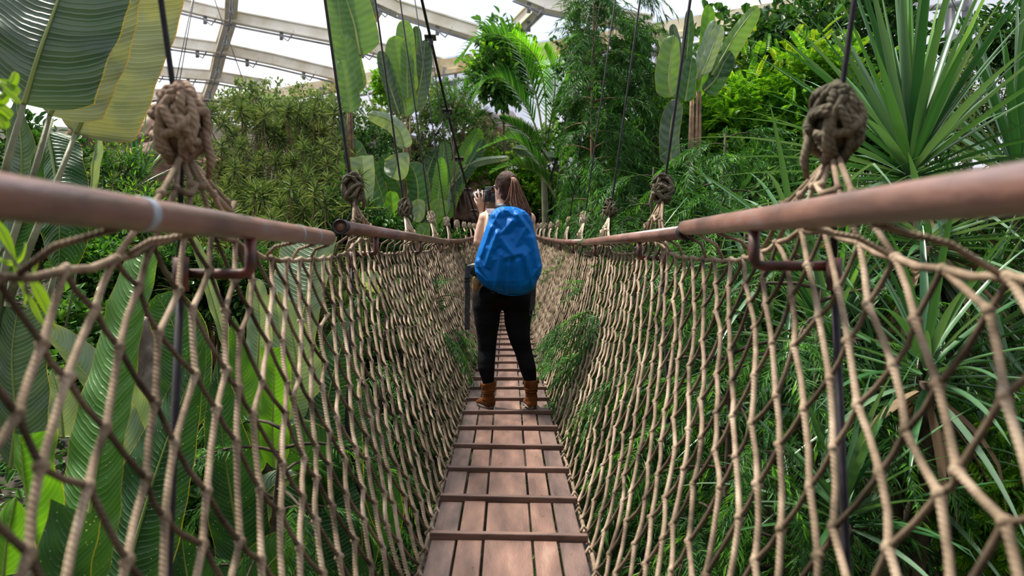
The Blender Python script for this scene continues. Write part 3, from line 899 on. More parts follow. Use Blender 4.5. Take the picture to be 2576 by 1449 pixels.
def build_body():
    mb = MB()
    # skull, jaw, neck
    rows = []
    for z, wx, fy, by, cy in ((-.125, .018, .018, .018, .055), (-.118, .035, .04, .03, .045), (-.10, .050, .062, .045, .03), (-.07, .060, .075, .062, .018), (-.04, .068, .082, .082, .008),
                               (0, .074, .086, .094, 0), (.04, .074, .086, .094, -.002), (.075, .062, .066, .076, -.004), (.10, .042, .044, .050, -.006), (.115, .024, .024, .03, -.012)):
        rows.append([H(wx * math.cos(a), cy + (fy if math.sin(a) > 0 else by) * math.sin(a), z) for a in [2 * math.pi * q / 24 for q in range(24)]])
    mb.rings(rows)
    mb.tube([H(0, .085, .005), H(0, .104, -.025), H(0, .108, -.036), H(0, .094, -.048)], [.008, .011, .014, .009], 10)   # nose
    mb.tube([H(-.018, .096, -.070), H(0, .101, -.068), H(.018, .096, -.070)], .006, 8)   # lips
    mb.tube([H(-.016, .094, -.079), H(0, .099, -.080), H(.016, .094, -.079)], .0065, 8)
    for s in (-1, 1):
        mb.tube([H(s * .012, .090, .022), H(s * .035, .086, .026), H(s * .055, .066, .018)], .007, 8)
        e = H(s * .074, -.004, -.012)
        rr_ = HR @ Matrix.Rotation(s * .35, 3, 'Z')
        mb.ball(e, (.010, .021, .033), 12, 8, rr_)
        mb.ball(e + HR @ Vector((s * .004, -.012, .010)), (.008, .010, .018), 8, 6, rr_)
    mb.tube([W(1268, 500, .03), W(1268, 515, .02), W(1271, 532, .01), W(1273, 548, .01)], [.054, .052, .056, .07], 16)
    # trunk
    mb.rings(rings_of([(1275, 528, 24, .05, .02), (1276, 536, 42, .072, .02), (1276, 546, 54, .092, .02), (1276, 562, 53, .105, .03), (1275, 590, 48, .11, .03), (1272, 630, 43, .10, .03), (1268, 670, 43, .10, .02), (1266, 700, 52, .11, .01), (1266, 730, 60, .12, .01)], 24))
    # left arm: upper arm down, forearm up to the lens
    sh, el, wr = W(1223, 551, .02), W(1205, 606, .03), W(1214, 533, .175)
    mb.tube([sh + Vector((.05, 0, .01)), sh, sh.lerp(el, .3), sh.lerp(el, .65), el], [.052, .056, .052, .047, .041], 16)
    mb.ball(sh, (.056, .056, .056), 14, 10)
    mb.ball(el + Vector((-.002, -.004, -.004)), .040, 12, 8)
    mb.tube([el, el.lerp(wr, .25), el.lerp(wr, .6), wr], [.041, .043, .034, .026], 14)
    rg = []
    for x, y, d_, w, h in ((1214, 535, .175, .024, .020), (1213, 528, .172, .029, .019), (1211, 518, .165, .034, .018), (1208.5, 510, .158, .036, .016), (1207, 505, .156, .033, .012)):
        c = W(x, y, d_); rg.append([c + Vector((w * math.cos(a), h * math.sin(a), .010 * math.cos(a))) for a in [2 * math.pi * q / 16 for q in range(16)]])
    mb.rings(rg)
    for pts in (((1214.5, 511, .155), (1214, 498, .150), (1213, 486, .158), (1211, 475, .180)), ((1208.5, 509, .150), (1205, 494, .148), (1202, 483, .160), (1200, 472.5, .186)),
                ((1203, 511, .155), (1198, 498, .158), (1193.5, 489, .172), (1190, 481, .20)), ((1200, 516, .165), (1196, 507, .168), (1192.5, 501, .18), (1190.5, 494, .20))):
        q = [W(*v) for v in pts]; r_ = .0092 if pts[0][0] > 1201 else .0076
        mb.tube(q, [r_, r_ * 1.06, r_ * .95, r_ * .75], 10)
        mb.ball(q[1], r_ * 1.12, 8, 6); mb.ball(q[2], r_ * 1.02, 8, 6); mb.ball(q[3], r_ * .76, 8, 6)
    q = [W(1217, 524, .17), W(1222, 515, .19), W(1225, 508, .21), W(1226, 502, .235)]
    mb.tube(q, [.013, .0115, .0098, .0078], 10); mb.ball(q[3], .0078, 8, 6)
    # right arm: up to the grip, mostly behind the head
    sh, el, wr = W(1330, 551, .02), W(1338, 604, .12), W(1262, 515, .33)
    mb.tube([sh + Vector((-.05, 0, .01)), sh, sh.lerp(el, .3), sh.lerp(el, .65), el], [.050, .052, .046, .042, .037], 16)
    mb.ball(sh, .053, 14, 10); mb.ball(el, .037, 12, 8)
    mb.tube([el, el.lerp(wr, .25), el.lerp(wr, .6), wr], [.037, .039, .031, .025], 14)
    hand(mb, wr, W(1247, 496, .30) - wr, Vector((-.2, .1, 1)),
         [(-.6, -.8, -.6), (-.6, -.8, -.6), (-.5, -.7, -.6), (-.5, -.7, -.5)],
         [Vector((-.01, -.025, .02)), Vector((-.02, -.012, .018)), Vector((-.02, 0, .01))])
    o = fused('body', mb, M['skin'], 0.0042, 4, PERSON)
    for s in (-1, 1):
        m2 = MB(); m2.ball(H(s * .032, .0705, .004), .0125, 12, 8); m2.build('eye', M['white_print'], PERSON, label='white of an eye')
        m2 = MB(); m2.ball(H(s * .033, .0785, .004), .006, 10, 6); m2.build('iris', M['cam_black'], PERSON)
    return o
build_body()

def build_clothes():
    # tank top over the trunk
    mb = MB()
    mb.rings(rings_of([(1272, 545, 42, .098, .02), (1275, 556, 47, .105, .025), (1274, 566, 49, .112, .03), (1274, 590, 51, .118, .03), (1271, 630, 46.5, .11, .03), (1267, 670, 47, .11, .02), (1265, 700, 56, .12, .01), (1265, 722, 64, .13, .01)], 28), cap=False)
    o = mb.build('tank_top', M['top_cloth'], PERSON)
    sd_ = o.modifiers.new('thick', 'SOLIDIFY'); sd_.thickness = .004; o.modifiers.new('sub', 'SUBSURF').render_levels = 1
    # shoulder straps with orange piping
    for sx in (-1, 1):
        xs = [(1246, 560, -.085), (1243, 545, -.078), (1242, 534, -.045), (1243, 529, .0), (1244, 535, .06), (1246, 555, .11)]
        pts = [W(x if sx < 0 else 2548 - x, y, d + .02) for x, y, d in xs]
        mb = MB(); base = 0; rg = []
        for p in pts:
            rg.append([p + Vector((w, 0, h)) for w, h in ((-.055, -.002), (-.055, .004), (.03, .004), (.03, -.002))])
        mb.rings(rg); mb.build('shoulder_strap', M['top_cloth'], PERSON)
        mb = MB(); mb.tube([p + Vector((-.055, 0, .002)) for p in pts] , .005, 6); mb.tube([p + Vector((-.044, 0, .005)) for p in pts], .0035, 6)
        mb.build('piping', M['orange_trim'], PERSON, label='orange piping')
    mb = MB()   # armhole edge running down the side
    for off in (0, .012):
        mb.tube([W(1221, 533, -.07) + Vector((off, 0, 0)), W(1221, 552, -.105) + Vector((off, 0, 0)), W(1219, 575, -.115) + Vector((off, 0, 0)), W(1216, 598, -.115) + Vector((off, 0, 0)), W(1211, 620, -.10) + Vector((off, 0, 0))], .0028, 6)
    mb.build('piping', M['orange_trim'], PERSON, label='orange piping')
    mb = MB()
    mb.rings(rings_of([(1230, 530, 8, .03, -.03), (1230, 540, 10, .05, -.055), (1230, 555, 10, .06, -.065), (1228, 580, 10, .06, -.07), (1224, 605, 10, .06, -.07), (1219, 625, 9, .05, -.07)], 14)); mb.build('top_side', M['top_cloth'], PERSON)
    # leggings
    mb = MB()
    mb.rings(rings_of([(1264, 706, 62, .115, .01), (1264, 722, 69, .125, .0), (1265, 740, 75, .135, -.005), (1266, 756, 78, .130, -.005), (1266, 767, 74, .11, 0), (1266, 774, 60, .09, 0)], 28))
    L = [(1232, 745, 40, .115, 0), (1227, 768, 39.5, .11, 0), (1225, 788, 34.0, .10, 0), (1225.5, 812, 31.5, .094, .0), (1225.5, 838, 26.5, .082, .01), (1225.5, 862, 24, .070, .015), (1225, 884, 22.5, .062, .015), (1223.5, 905, 22.5, .062, .0), (1223.5, 924, 21.5, .062, -.01), (1225.5, 943, 18, .052, -.005), (1228.5, 960, 15, .042, 0), (1229.5, 972, 13.5, .038, 0)]
    Rr = [(1299, 745, 40, .115, 0), (1304, 768, 40, .11, 0), (1303.5, 788, 35.5, .10, 0), (1302, 812, 33, .094, 0), (1304.5, 838, 29, .082, .0), (1309, 862, 26, .070, .005), (1316, 884, 23, .062, .01), (1322.5, 905, 22, .062, 0), (1327, 924, 21.5, .062, -.01), (1331, 943, 18.5, .05, -.005), (1333.5, 958, 16, .042, 0), (1335, 968, 14, .038, 0)]
    mb.rings(rings_of(L, 24)); mb.rings(rings_of(Rr, 24))
    o = fused('leggings', mb, M['black_cloth'], 0.008, 5, PERSON)
    # boots
    for (x0, ytop, xb, yb, toe, nm) in ((1228, 962, 1229, 1026.5, Vector((-.42, .91, 0)), 'left'), (1335, 954, 1337, 1028.5, Vector((-.12, .99, 0)), 'right')):
        boot = MB(); toe.normalize(); sdv = Vector((toe.y, -toe.x, 0))
        foot = W(xb, yb, 0); foot.z = DECK + .006
        top = W(x0, ytop, 0)
        rg = []
        nrow = 26
        for i in range(nrow):
            t = i / (nrow - 1)
            c = top.lerp(foot + Vector((0, 0, .055)), t)
            w = (.0525 * (1 - t) + .046 * t) - .006 * math.exp(-((t - .72) / .15) ** 2)
            if .3 < t < .85: w += .0045 * math.sin(t * 46) * math.sin((t - .3) / .55 * math.pi)
            ring_ = []
            for q in range(28):
                a = 2 * math.pi * q / 28
                wr_ = 1 + (.05 * math.sin(2 * a + t * 9) * math.sin(math.pi * t) if t > .2 else 0)
                ring_.append(c + Vector((w * wr_ * math.cos(a), w * 1.15 * wr_ * math.sin(a), (.010 * math.cos(a) if nm == 'left' else -.004) * (1 - t) + .006 * math.sin(3 * a + i) * (t > .3) * (1 - t))))
            rg.append(ring_)
        boot.rings(rg)
        rows = []
        for s_, hw, hz in ((-.055, .022, .05), (-.04, .036, .075), (0, .043, .085), (.05, .044, .078), (.10, .047, .058), (.13, .046, .042), (.16, .034, .034), (.175, .012, .02)):
            c = foot + toe * s_
            rows.append([c + sdv * (hw * math.cos(a)) + Vector((0, 0, max(.012, hz * .5 + hz * .5 * math.sin(a)) if math.sin(a) < 0 else hz * .5 + hz * .5 * math.sin(a))) for a in [2 * math.pi * q / 20 for q in range(20)]])
        boot.rings(rows)
        r_ = W(1209 if nm == 'left' else 1316, ytop + 1, 0); r2 = W(1246 if nm == 'left' else 1354, ytop - 2, 0)
        o = fused('boot', boot, M['suede'], .004, 3, PERSON)
        for q in (r_, r2):
            m2 = MB(); m2.tube([q + Vector((0, 0, -.035)), q + Vector((0, .002, .004)), q + Vector((.004, .004, -.035))], .0035, 6); m2.build('pull_loop', M['suede'], o)
        sole = MB(); outl = []
        for a in [2 * math.pi * q / 32 for q in range(32)]:
            lx = math.cos(a); ly = math.sin(a)
            s_ = .060 + .118 * lx; hw = .045 * (1 + .08 * lx)
            outl.append(foot + toe * s_ + sdv * (hw * ly))
        sole.rings([[p + Vector((0, 0, -.003)) for p in outl], [p + Vector((0, 0, .016)) for p in outl]])
        sole.build('sole', M['sole'], o, label='dark flat sole')
    # shirt hem showing beside the hip belt
    mb = MB()
    mb.rings(rings_of([(1206, 690, 10, .03, -.10), (1203, 705, 14, .035, -.10), (1199, 722, 10, .03, -.10), (1196, 733, 3, .01, -.10)], 12)); mb.build('shirt_hem', M['tan_cloth'], PERSON, label='tan cloth at the waist')
    # collar of the camera strap round the neck
    mb = MB()
    mb.tube([W(1253, 512, .05), W(1258, 520, -.04), W(1270, 521, -.065), W(1284, 522, -.055), W(1292, 522, .0)], [.022, .034, .042, .034, .022], 10, flat=.7)
    o = mb.build('neck_strap', M['webbing'], PERSON, label='wide black camera strap round the neck')
build_clothes()

def build_hair():
    rows = []
    n = 72
    def front_line(z):
        """how far forward the hair reaches at height z"""
        if z > .07: return .075
        if z > -.01: return .018 + (.075 - .018) * ((z + .01) / .08) ** .8
        return .018 - .052 * smooth(-.01, -.035, z)
    for i in range(46):
        v = i / 45; th = math.pi * (v * .74)
        row = []
        for q in range(n):
            a = 2 * math.pi * q / n
            x = .084 * math.sin(th) * math.cos(a); y = .104 * math.sin(th) * math.sin(a) - .006; z = .126 * math.cos(th)
            cov = 1 - smooth(front_line(z) - .004, front_line(z) + .012, y)
            nape = smooth(-.112, -.085, z)
            sc_ = (.80 + .20 * cov) * (.72 + .28 * nape)
            bump_ = 1 + .006 * math.sin(a * 23 + z * 40) * (th > .3)
            row.append(H(x * sc_ * bump_, y * sc_ * bump_, z * (.95 + .05 * cov)))
        rows.append(row)
    mb = MB(); mb.rings(rows)
    o = mb.build('hair', M['hair'], PERSON)
    # swept strands over the cap towards the tie
    tie = W(1290, 449, -.085)
    rr = random.Random(3); mb = MB()
    for q in range(420):
        a = rr.uniform(0, 2 * math.pi); th = rr.uniform(.35, 2.2)
        if .104 * math.sin(th) * math.sin(a) - .006 > front_line(.126 * math.cos(th)) - .004: continue
        p0 = H(.087 * math.sin(th) * math.cos(a), .105 * math.sin(th) * math.sin(a) - .006, .129 * math.cos(th))
        lt = HR.transposed() @ (tie - HEADC)
        pts = []
        for s_ in range(7):
            t = s_ / 6
            l0 = HR.transposed() @ (p0 - HEADC)
            l = l0.lerp(lt, t)
            e = math.sqrt((l.x / .087) ** 2 + ((l.y + .006) / .105) ** 2 + (l.z / .129) ** 2)
            if e > 1e-3: l = Vector((l.x / e, (l.y + .006) / e - .006, l.z / e)) * (1.0 + .008 * math.sin(math.pi * t))
            pts.append(HEADC + HR @ l)
        mb.tube(pts, [.0008, .0014, .0017, .0017, .0017, .0015, .0012], 4)
    mb.build('swept_strands', M['hair'], PERSON)
    mb = MB(); mb.tube([tie + Vector((.009 * math.cos(a), .002, .013 * math.sin(a))) for a in [2 * math.pi * q / 14 for q in range(15)]], .006, 7); mb.build('hair_tie', M['cam_black'], PERSON, label='dark hair tie')
    mb = MB()
    for q in range(420):
        s1 = max(-1.9, min(1.9, rr.gauss(0, 1))); s2 = rr.gauss(0, 1); e = rr.uniform(.6, 1.1); wv = rr.uniform(0, 6)
        f = lambda x, y, d, sp, w=0: W(x + s1 * sp + w * math.sin(wv + y * .12), y, d + s2 * sp * K * .5)
        pts = [f(1289, 448, -.085, 1.5), f(1292, 453, -.108, 3.0), f(1296, 463, -.118, 4.5), f(1299, 478, -.120, 6.5, .5), f(1301, 495, -.122, 8.5, 1), f(1304, 510, -.13, 11, 1.2), f(1308, 523, -.14, 11.5, 1.5), f(1314, 522 + 18 * e, -.16, 10.5, 1.5), f(1321, 526 + 28 * e, -.16, 7, 1)]
        mb.tube(pts, [.0015, .0022, .0024, .0024, .0023, .0022, .002, .0016, .0006], 4)
    for q in range(26):   # wisps over the left shoulder
        j = rr.gauss(0, 1.2)
        mb.tube([W(1289 + j * .5, 452, -.105), W(1286 + j, 470, -.115), W(1279 + j, 498, -.095), W(1272 + 2 * j, 512, -.09), W(1265 + 2 * j, 522 + j, -.085)], [.0015, .0022, .0022, .0018, .0008], 4)
    mb.build('ponytail', M['hair_tail'], PERSON, label='long light brown ponytail')
build_hair()

def build_glasses():
    mb = MB()
    for s in (-1, 1):
        mb.tube([H(s * .078, -.012, .010), H(s * .079, .02, .014), H(s * .072, .085, .012)], .0028, 6)
        mb.tube([H(s * (.036 + .026 * math.cos(a)), .103 - .012 * abs(math.cos(a)), .004 + .018 * math.sin(a)) for a in [2 * math.pi * q / 16 for q in range(17)]], .0022, 5, cap=False)
    mb.tube([H(-.010, .103, .010), H(.010, .103, .010)], .002, 5)
    tag(mb.build('eyeglasses', M['cam_black']), 'dark rimmed glasses worn by the person with the camera', 'glasses')
build_glasses()

def build_camera():
    c = W(1235, 489, .15)
    ax = Vector((-.72, .69, .03)).normalized()         # where the lens points
    rt = Vector((.69, .72, 0)).normalized()
    R_ = Matrix((( rt.x, ax.x, 0), (rt.y, ax.y, 0), (rt.z, ax.z, 1)))
    R_ = Matrix((rt, ax, rt.cross(ax))).transposed()
    up = Vector((0, 0, 1))
    e = empty('camera', c, 'black camera with a long lens held up to the eye', 'camera')
    mb = MB(); mb.box(c + R_ @ Vector((0, 0, -.004)), (.135, .05, .088), R_); mb.box(c + R_ @ Vector((.05, .018, -.008)), (.035, .04, .085), R_)
    mb.build('camera_body', M['cam_black'], e, smooth=False, bevel=.008)
    mb = MB(); mb.box(c + R_ @ Vector((-.005, .0, .052)), (.06, .075, .03), R_); mb.box(c + R_ @ Vector((-.005, -.036, .045)), (.042, .022, .03), R_)
    mb.build('viewfinder', M['cam_black'], e, smooth=False, bevel=.005)
    mb = MB(); mb.box(c + R_ @ Vector((-.005, -.048, .045)), (.026, .004, .016), R_); mb.build('eyepiece_rim', M['gold'], e, smooth=False, label='amber rim of the eyepiece')
    mb = MB(); mb.box(c + R_ @ Vector((-.004, -.027, -.012)), (.078, .005, .058), R_); mb.build('rear_screen', M['glass_dark'], e, smooth=False, bevel=.001)
    l0 = c + R_ @ Vector((-.005, .025, -.002))
    mb = MB()
    prof = [(0, .031), (.008, .031), (.010, .035), (.045, .036), (.047, .0385), (.075, .0385), (.077, .036), (.082, .036), (.085, .041), (.138, .043), (.140, .040)]
    n = 24; rg = []
    for t, r in prof:
        rg.append([l0 + ax * t + (R_ @ Vector((1, 0, 0))) * (r * math.cos(a)) + (R_ @ Vector((0, 0, 1))) * (r * math.sin(a)) for a in [2 * math.pi * q / n for q in range(n)]])
    mb.rings(rg); mb.build('lens', M['cam_black'], e)
    mb = MB()
    for q in range(28):
        a = 2 * math.pi * q / 28
        mb.box(l0 + ax * .061 + (R_ @ Vector((1, 0, 0))) * (.0385 * math.cos(a)) + (R_ @ Vector((0, 0, 1))) * (.0385 * math.sin(a)), (.004, .022, .004), R_)
    mb.build('focus_ring', M['webbing'], e)
    # small white maker's lettering on the back
    mb = MB()
    for q in range(6):
        mb.box(c + R_ @ Vector((-.030 + q * .0075, -.0275, .031)), (.0048, .002, .005), R_)
    mb.build('lettering', M['white_print'], e, smooth=False, label='white lettering')
    mb = MB()
    mb.tube([c + R_ @ Vector((-.068, 0, .02)), c + R_ @ Vector((-.075, -.01, -.05)), W(1218, 515, .14), W(1216, 530, .10)], .0045, 6)
    mb.tube([c + R_ @ Vector((.03, -.02, -.045)), W(1246, 507, .07), W(1255, 514, .03)], .0045, 6)
    mb.build('cord', M['webbing'], e)
build_camera()

def build_pack():
    e = empty('rucksack', W(1280, 736, -.24), 'rucksack under a bright blue rain cover on the person\'s back', 'rucksack')
    # silhouette: y px, left px, right px, depth half m
    out = [(524, 1262, 1288, .03), (528, 1250, 1304, .06), (535, 1241, 1318, .085), (545, 1235, 1328, .10), (560, 1231, 1335, .115), (580, 1223, 1340, .13), (600, 1216, 1345, .14), (625, 1207, 1351, .15), (650, 1200.5, 1357, .155), (668, 1198, 1359, .155), (685, 1201, 1356, .15), (700, 1206, 1349, .145), (712, 1217, 1344, .13), (722, 1233, 1338, .11), (730, 1253, 1326, .085), (735, 1268, 1305, .05)]
    n = 160; rows = []
    fine = []
    for a, b in zip(out, out[1:]):
        for s_ in range(8):
            t = s_ / 8; fine.append(tuple(a[q] + (b[q] - a[q]) * t for q in range(4)))
    fine.append(out[-1])
    rr = random.Random(8)
    creases = []   # x0,y0 -> x1,y1 in picture units, height
    for a in ((1290, 640, 1262, 600, 7), (1290, 640, 1330, 632, 6), (1290, 640, 1244, 652, 6), (1288, 560, 1256, 598, 5), (1300, 545, 1340, 600, 5), (1316, 536, 1342, 575, 5), (1244, 545, 1262, 575, 5),
              (1258, 540, 1232, 585, 5), (1238, 575, 1215, 640, 6), (1252, 590, 1225, 665, 6), (1262, 640, 1248, 725, 6), (1280, 650, 1272, 735, 4), (1300, 655, 1306, 730, 6), (1318, 640, 1336, 715, 6), (1335, 600, 1350, 690, 6),
              (1206, 655, 1240, 712, 5), (1204, 680, 1262, 728, 4), (1352, 668, 1318, 715, 5), (1270, 530, 1296, 552, 4), (1296, 526, 1325, 545, 3), (1245, 620, 1290, 600, 3), (1320, 575, 1296, 618, 4), (1228, 620, 1262, 690, 4)):
        creases.append(a)
    for (y, l, r, hd) in fine:
        row = []
        for q in range(n):
            a = 2 * math.pi * q / n
            ca, sa = math.cos(a), math.sin(a)
            px = (l + r) / 2 + (r - l) / 2 * math.copysign(abs(ca) ** .85, ca)
            dd = -.235 + hd * math.copysign(abs(sa) ** .8, sa) * (1.0 if sa < 0 else .55)
            h = 0
            for (x0, y0, x1, y1, amp) in creases:
                dx, dy = x1 - x0, y1 - y0; L2 = dx * dx + dy * dy
                t = max(0, min(1, ((px - x0) * dx + (y - y0) * dy) / L2))
                dist = math.hypot(px - x0 - dx * t, y - y0 - dy * t)
                h = max(h, 2.1 * amp * (1 - t * .45) * max(0, 1 - dist / (6 + 2.0 * amp)))
            h += 2.2 * (.5 - 2 * abs(noise.noise(Vector((px * .025, y * .012, 2))))) + .5 * noise.noise(Vector((px * .13, y * .1, 5)))
            if sa > 0: h *= .3
            row.append(W(px + ca * h * .12, y, dd) + Vector((0, -h * .0040, 0)))
        rows.append(row)
    mb = MB(); mb.rings(rows)
    o = mb.build('rain_cover', M['blue'], e)
    s = o.modifiers.new('sub', 'SUBSURF'); s.render_levels = 1
    # elastic hem puckers at the bottom
    mb = MB(); mb.tube([W(1253 + 75 * t, 731 + 5 * math.sin(math.pi * t), -.235 - .07 * math.sin(math.pi * t)) for t in [q / 12 for q in range(13)]], .005, 6); mb.build('elastic_hem', M['blue'], e)
    # harness: back panel, shoulder straps
    mb = MB(); mb.box(W(1276, 640, -.135), (.26, .05, .46)); mb.build('back_panel', M['webbing'], e, smooth=False, bevel=.02)
    for sx in (-1, 1):
        f = lambda x: x if sx < 0 else 2552 - x
        mb = MB(); rg = []
        for x, y, d in ((1243, 566, -.13), (1241, 545, -.115), (1236, 533, -.07), (1234, 528, -.01), (1233, 534, .07), (1232, 560, .135), (1231, 600, .15), (1228, 650, .13)):
            p = W(f(x), y, d)
            rg.append([p + Vector((w, h * .5, h)) for w, h in ((-.032, -.006), (-.032, .010), (.032, .010), (.032, -.006))])
        mb.rings(rg); mb.build('shoulder_harness', M['strap_grey'], e, smooth=False, bevel=.003)
    # hip belt wings and hanging straps
    mb = MB(); rg = []
    for x, y, hh, d in ((1222, 682, 30, -.13), (1206, 679, 28, -.14), (1192, 677, 24, -.13), (1179, 676, 17, -.10), (1172, 676, 8, -.08)):
        c = W(x, y, d); rg.append([c + Vector((0, .018 * math.cos(a), hh * .5 * K * 1.3 * math.sin(a))) for a in [2 * math.pi * q / 14 for q in range(14)]])
    mb.rings(rg); mb.build('hip_pad', M['cam_black'], e)
    def flat(pts, w, name, mat='webbing'):
        mb = MB(); rg = []
        for p in pts:
            rg.append([p + Vector((u * w / 2, v * .0016, 0)) for u, v in ((-1, -1), (1, -1), (1, 1), (-1, 1))])
        mb.rings(rg); return mb.build(name, M[mat], e, smooth=False)
    flat([W(1181, 668, -.15), W(1178, 700, -.15), W(1179, 740, -.14), W(1178, 780, -.14), W(1178, 822, -.14)], .036, 'hanging_strap')
    mb = MB(); mb.box(W(1178, 822, -.14), (.038, .006, .012)); mb.box(W(1180, 697, -.155), (.048, .010, .010)); mb.box(W(1181, 704, -.155), (.044, .010, .006)); mb.build('strap_adjuster', M['cam_black'], e, smooth=False, bevel=.001)
    flat([W(1341, 712, -.14), W(1340, 740, -.14), W(1337, 775, -.14)], .034, 'hanging_strap')
    mb = MB()
    b = W(1337, 779, -.145)
    for dx in (-.016, 0, .016): mb.box(b + Vector((dx, 0, -.008)), (.005, .008, .04))
    mb.box(b + Vector((0, 0, .012)), (.042, .009, .007)); mb.box(b + Vector((0, 0, -.026)), (.042, .009, .008)); mb.build('buckle', M['webbing'], e, smooth=False, bevel=.001)
    flat([W(1218, 690, -.16), W(1211, 705, -.16), W(1207, 716, -.155)], .014, 'small_strap')
build_pack()

# ------------------------------------------------------------------ plants
def build_blade(parent, pts, wl, wr, mat='blade_mid', foldl=.25, foldr=.25, tip='round', base='round', curl=0, rib='midrib', nu=34, nv=7, ripple=.012, droop=0, ribr=1.0, twist=0.0, torn=0.0, stalk=None, label=None):
    """one broad leaf. pts: (x px, y px, distance) from base to tip; wl/wr half widths in px left and right of the midrib looking from base to tip"""
    cp = [P(*p) for p in pts]; scale = [p[2] / FPX for p in pts]
    # Catmull-Rom through the points
    def cr(t):
        m = len(cp) - 1; f = min(t * m, m - 1e-6); i = int(f); u = f - i
        g = lambda k: cp[max(0, min(m, k))]
        a, b, c, d = g(i - 1), g(i), g(i + 1), g(i + 2)
        q = 0.5 * ((2 * b) + (c - a) * u + (2 * a - 5 * b + 4 * c - d) * u * u + (3 * b - a - 3 * c + d) * u ** 3)
        return q, scale[min(i, m)] * (1 - u) + scale[min(i + 1, m)] * u
    rr = random.Random(int(pts[0][0] * 7 + pts[-1][1] * 3 + 99999))
    ph = rr.uniform(0, 6)
    mb = MB(); L = 0; prev = None; mid = []
    nrow = 2 * nv + 1
    for i in range(nu + 1):
        t = i / nu
        c, s = cr(t); c2, _ = cr(min(1, t + .01)); c1, _ = cr(max(0, t - .01))
        tg = (c2 - c1).normalized()
        view = Vector((0, 1, 0))
        side = view.cross(tg)
        if side.length < 1e-3: side = Vector((1, 0, 0))
        side.normalize()                       # points right when walking base to tip, seen from the bridge
        side = Matrix.Rotation(twist * t, 3, tg) @ side
        back = side.cross(tg).normalized()
        if back.y < 0: back = -back
        if prev is not None: L += (c - prev).length
        prev = c; mid.append(c)
        bw = min(1, (t / .16)) ** .6 if base == 'round' else (min(1, t / .35) ** .8 if base == 'taper' else (.75 + .25 * t))
        if tip == 'round': tw = math.sqrt(max(0, 1 - max(0, (t - .55) / .45) ** 2.3))
        elif tip == 'point': tw = max(0, 1 - max(0, (t - .35) / .65) ** 1.7)
        elif tip == 'blunt': tw = math.sqrt(max(0, 1 - max(0, (t - .5) / .5) ** 3.2))
        elif tip == 'taper': tw = 1 - .55 * max(0, (t - .3) / .7)
        else: tw = 1.0
        w = max(bw * tw, .004)
        for k in range(nrow):
            v = (k - nv) / nv
            half = (wr if v > 0 else wl) * s * w
            fo = foldr if v > 0 else foldl
            a = abs(v)
            x = half * a * (1 - .25 * fo * fo * a)
            z = half * a * fo * (1 - curl * a)
            if torn and a > .25:
                z += torn * half * (1 if math.sin(L * 31 + ph) > .2 else -.4) * (a - .25)
            z += ripple * a * a * math.sin(L * 14 + ph + (1.3 if v > 0 else 0)) + ripple * .5 * a * math.sin(L * 37 + ph)
            dn = Vector((0, 0, -1)) * droop * half * a * a
            mb.v.append(c + side * (x if v > 0 else -x) + back * z + dn)
    Ls = 0; seg = [0]
    for a, b in zip(mid, mid[1:]): Ls += (b - a).length; seg.append(Ls)
    for i in range(nu):
        for k in range(nrow - 1):
            a = i * nrow + k
            mb.quad((a, a + 1, a + nrow + 1, a + nrow), [(seg[i], k / (nrow - 1)), (seg[i], (k + 1) / (nrow - 1)), (seg[i + 1], (k + 1) / (nrow - 1)), (seg[i + 1], k / (nrow - 1))])
    o = mb.build('leaf', M[mat], parent, label=label)
    rbase = .50 * max(wl, wr) ** .5 * scale[0] * ribr
    m2 = MB(); m2.tube([c + Vector((0, -.002, 0)) for c in mid], [max(.0012, rbase * (1 - .85 * i / nu)) for i in range(nu + 1)], 7)
    m2.build('midrib', M[rib], o)
    if stalk:
        sp = [P(*p) for p in stalk] + [cp[0]]
        m3 = MB(); k = len(sp); m3.tube(sp, [rbase * (1.7 - .7 * q / (k - 1)) for q in range(k)], 9)
        m3.build('stalk', M['petiole'], o)
    return o

def plant(name, x, y, d, label, cat, group=None):
    return empty(name, P(x, y, d), label, cat, group)

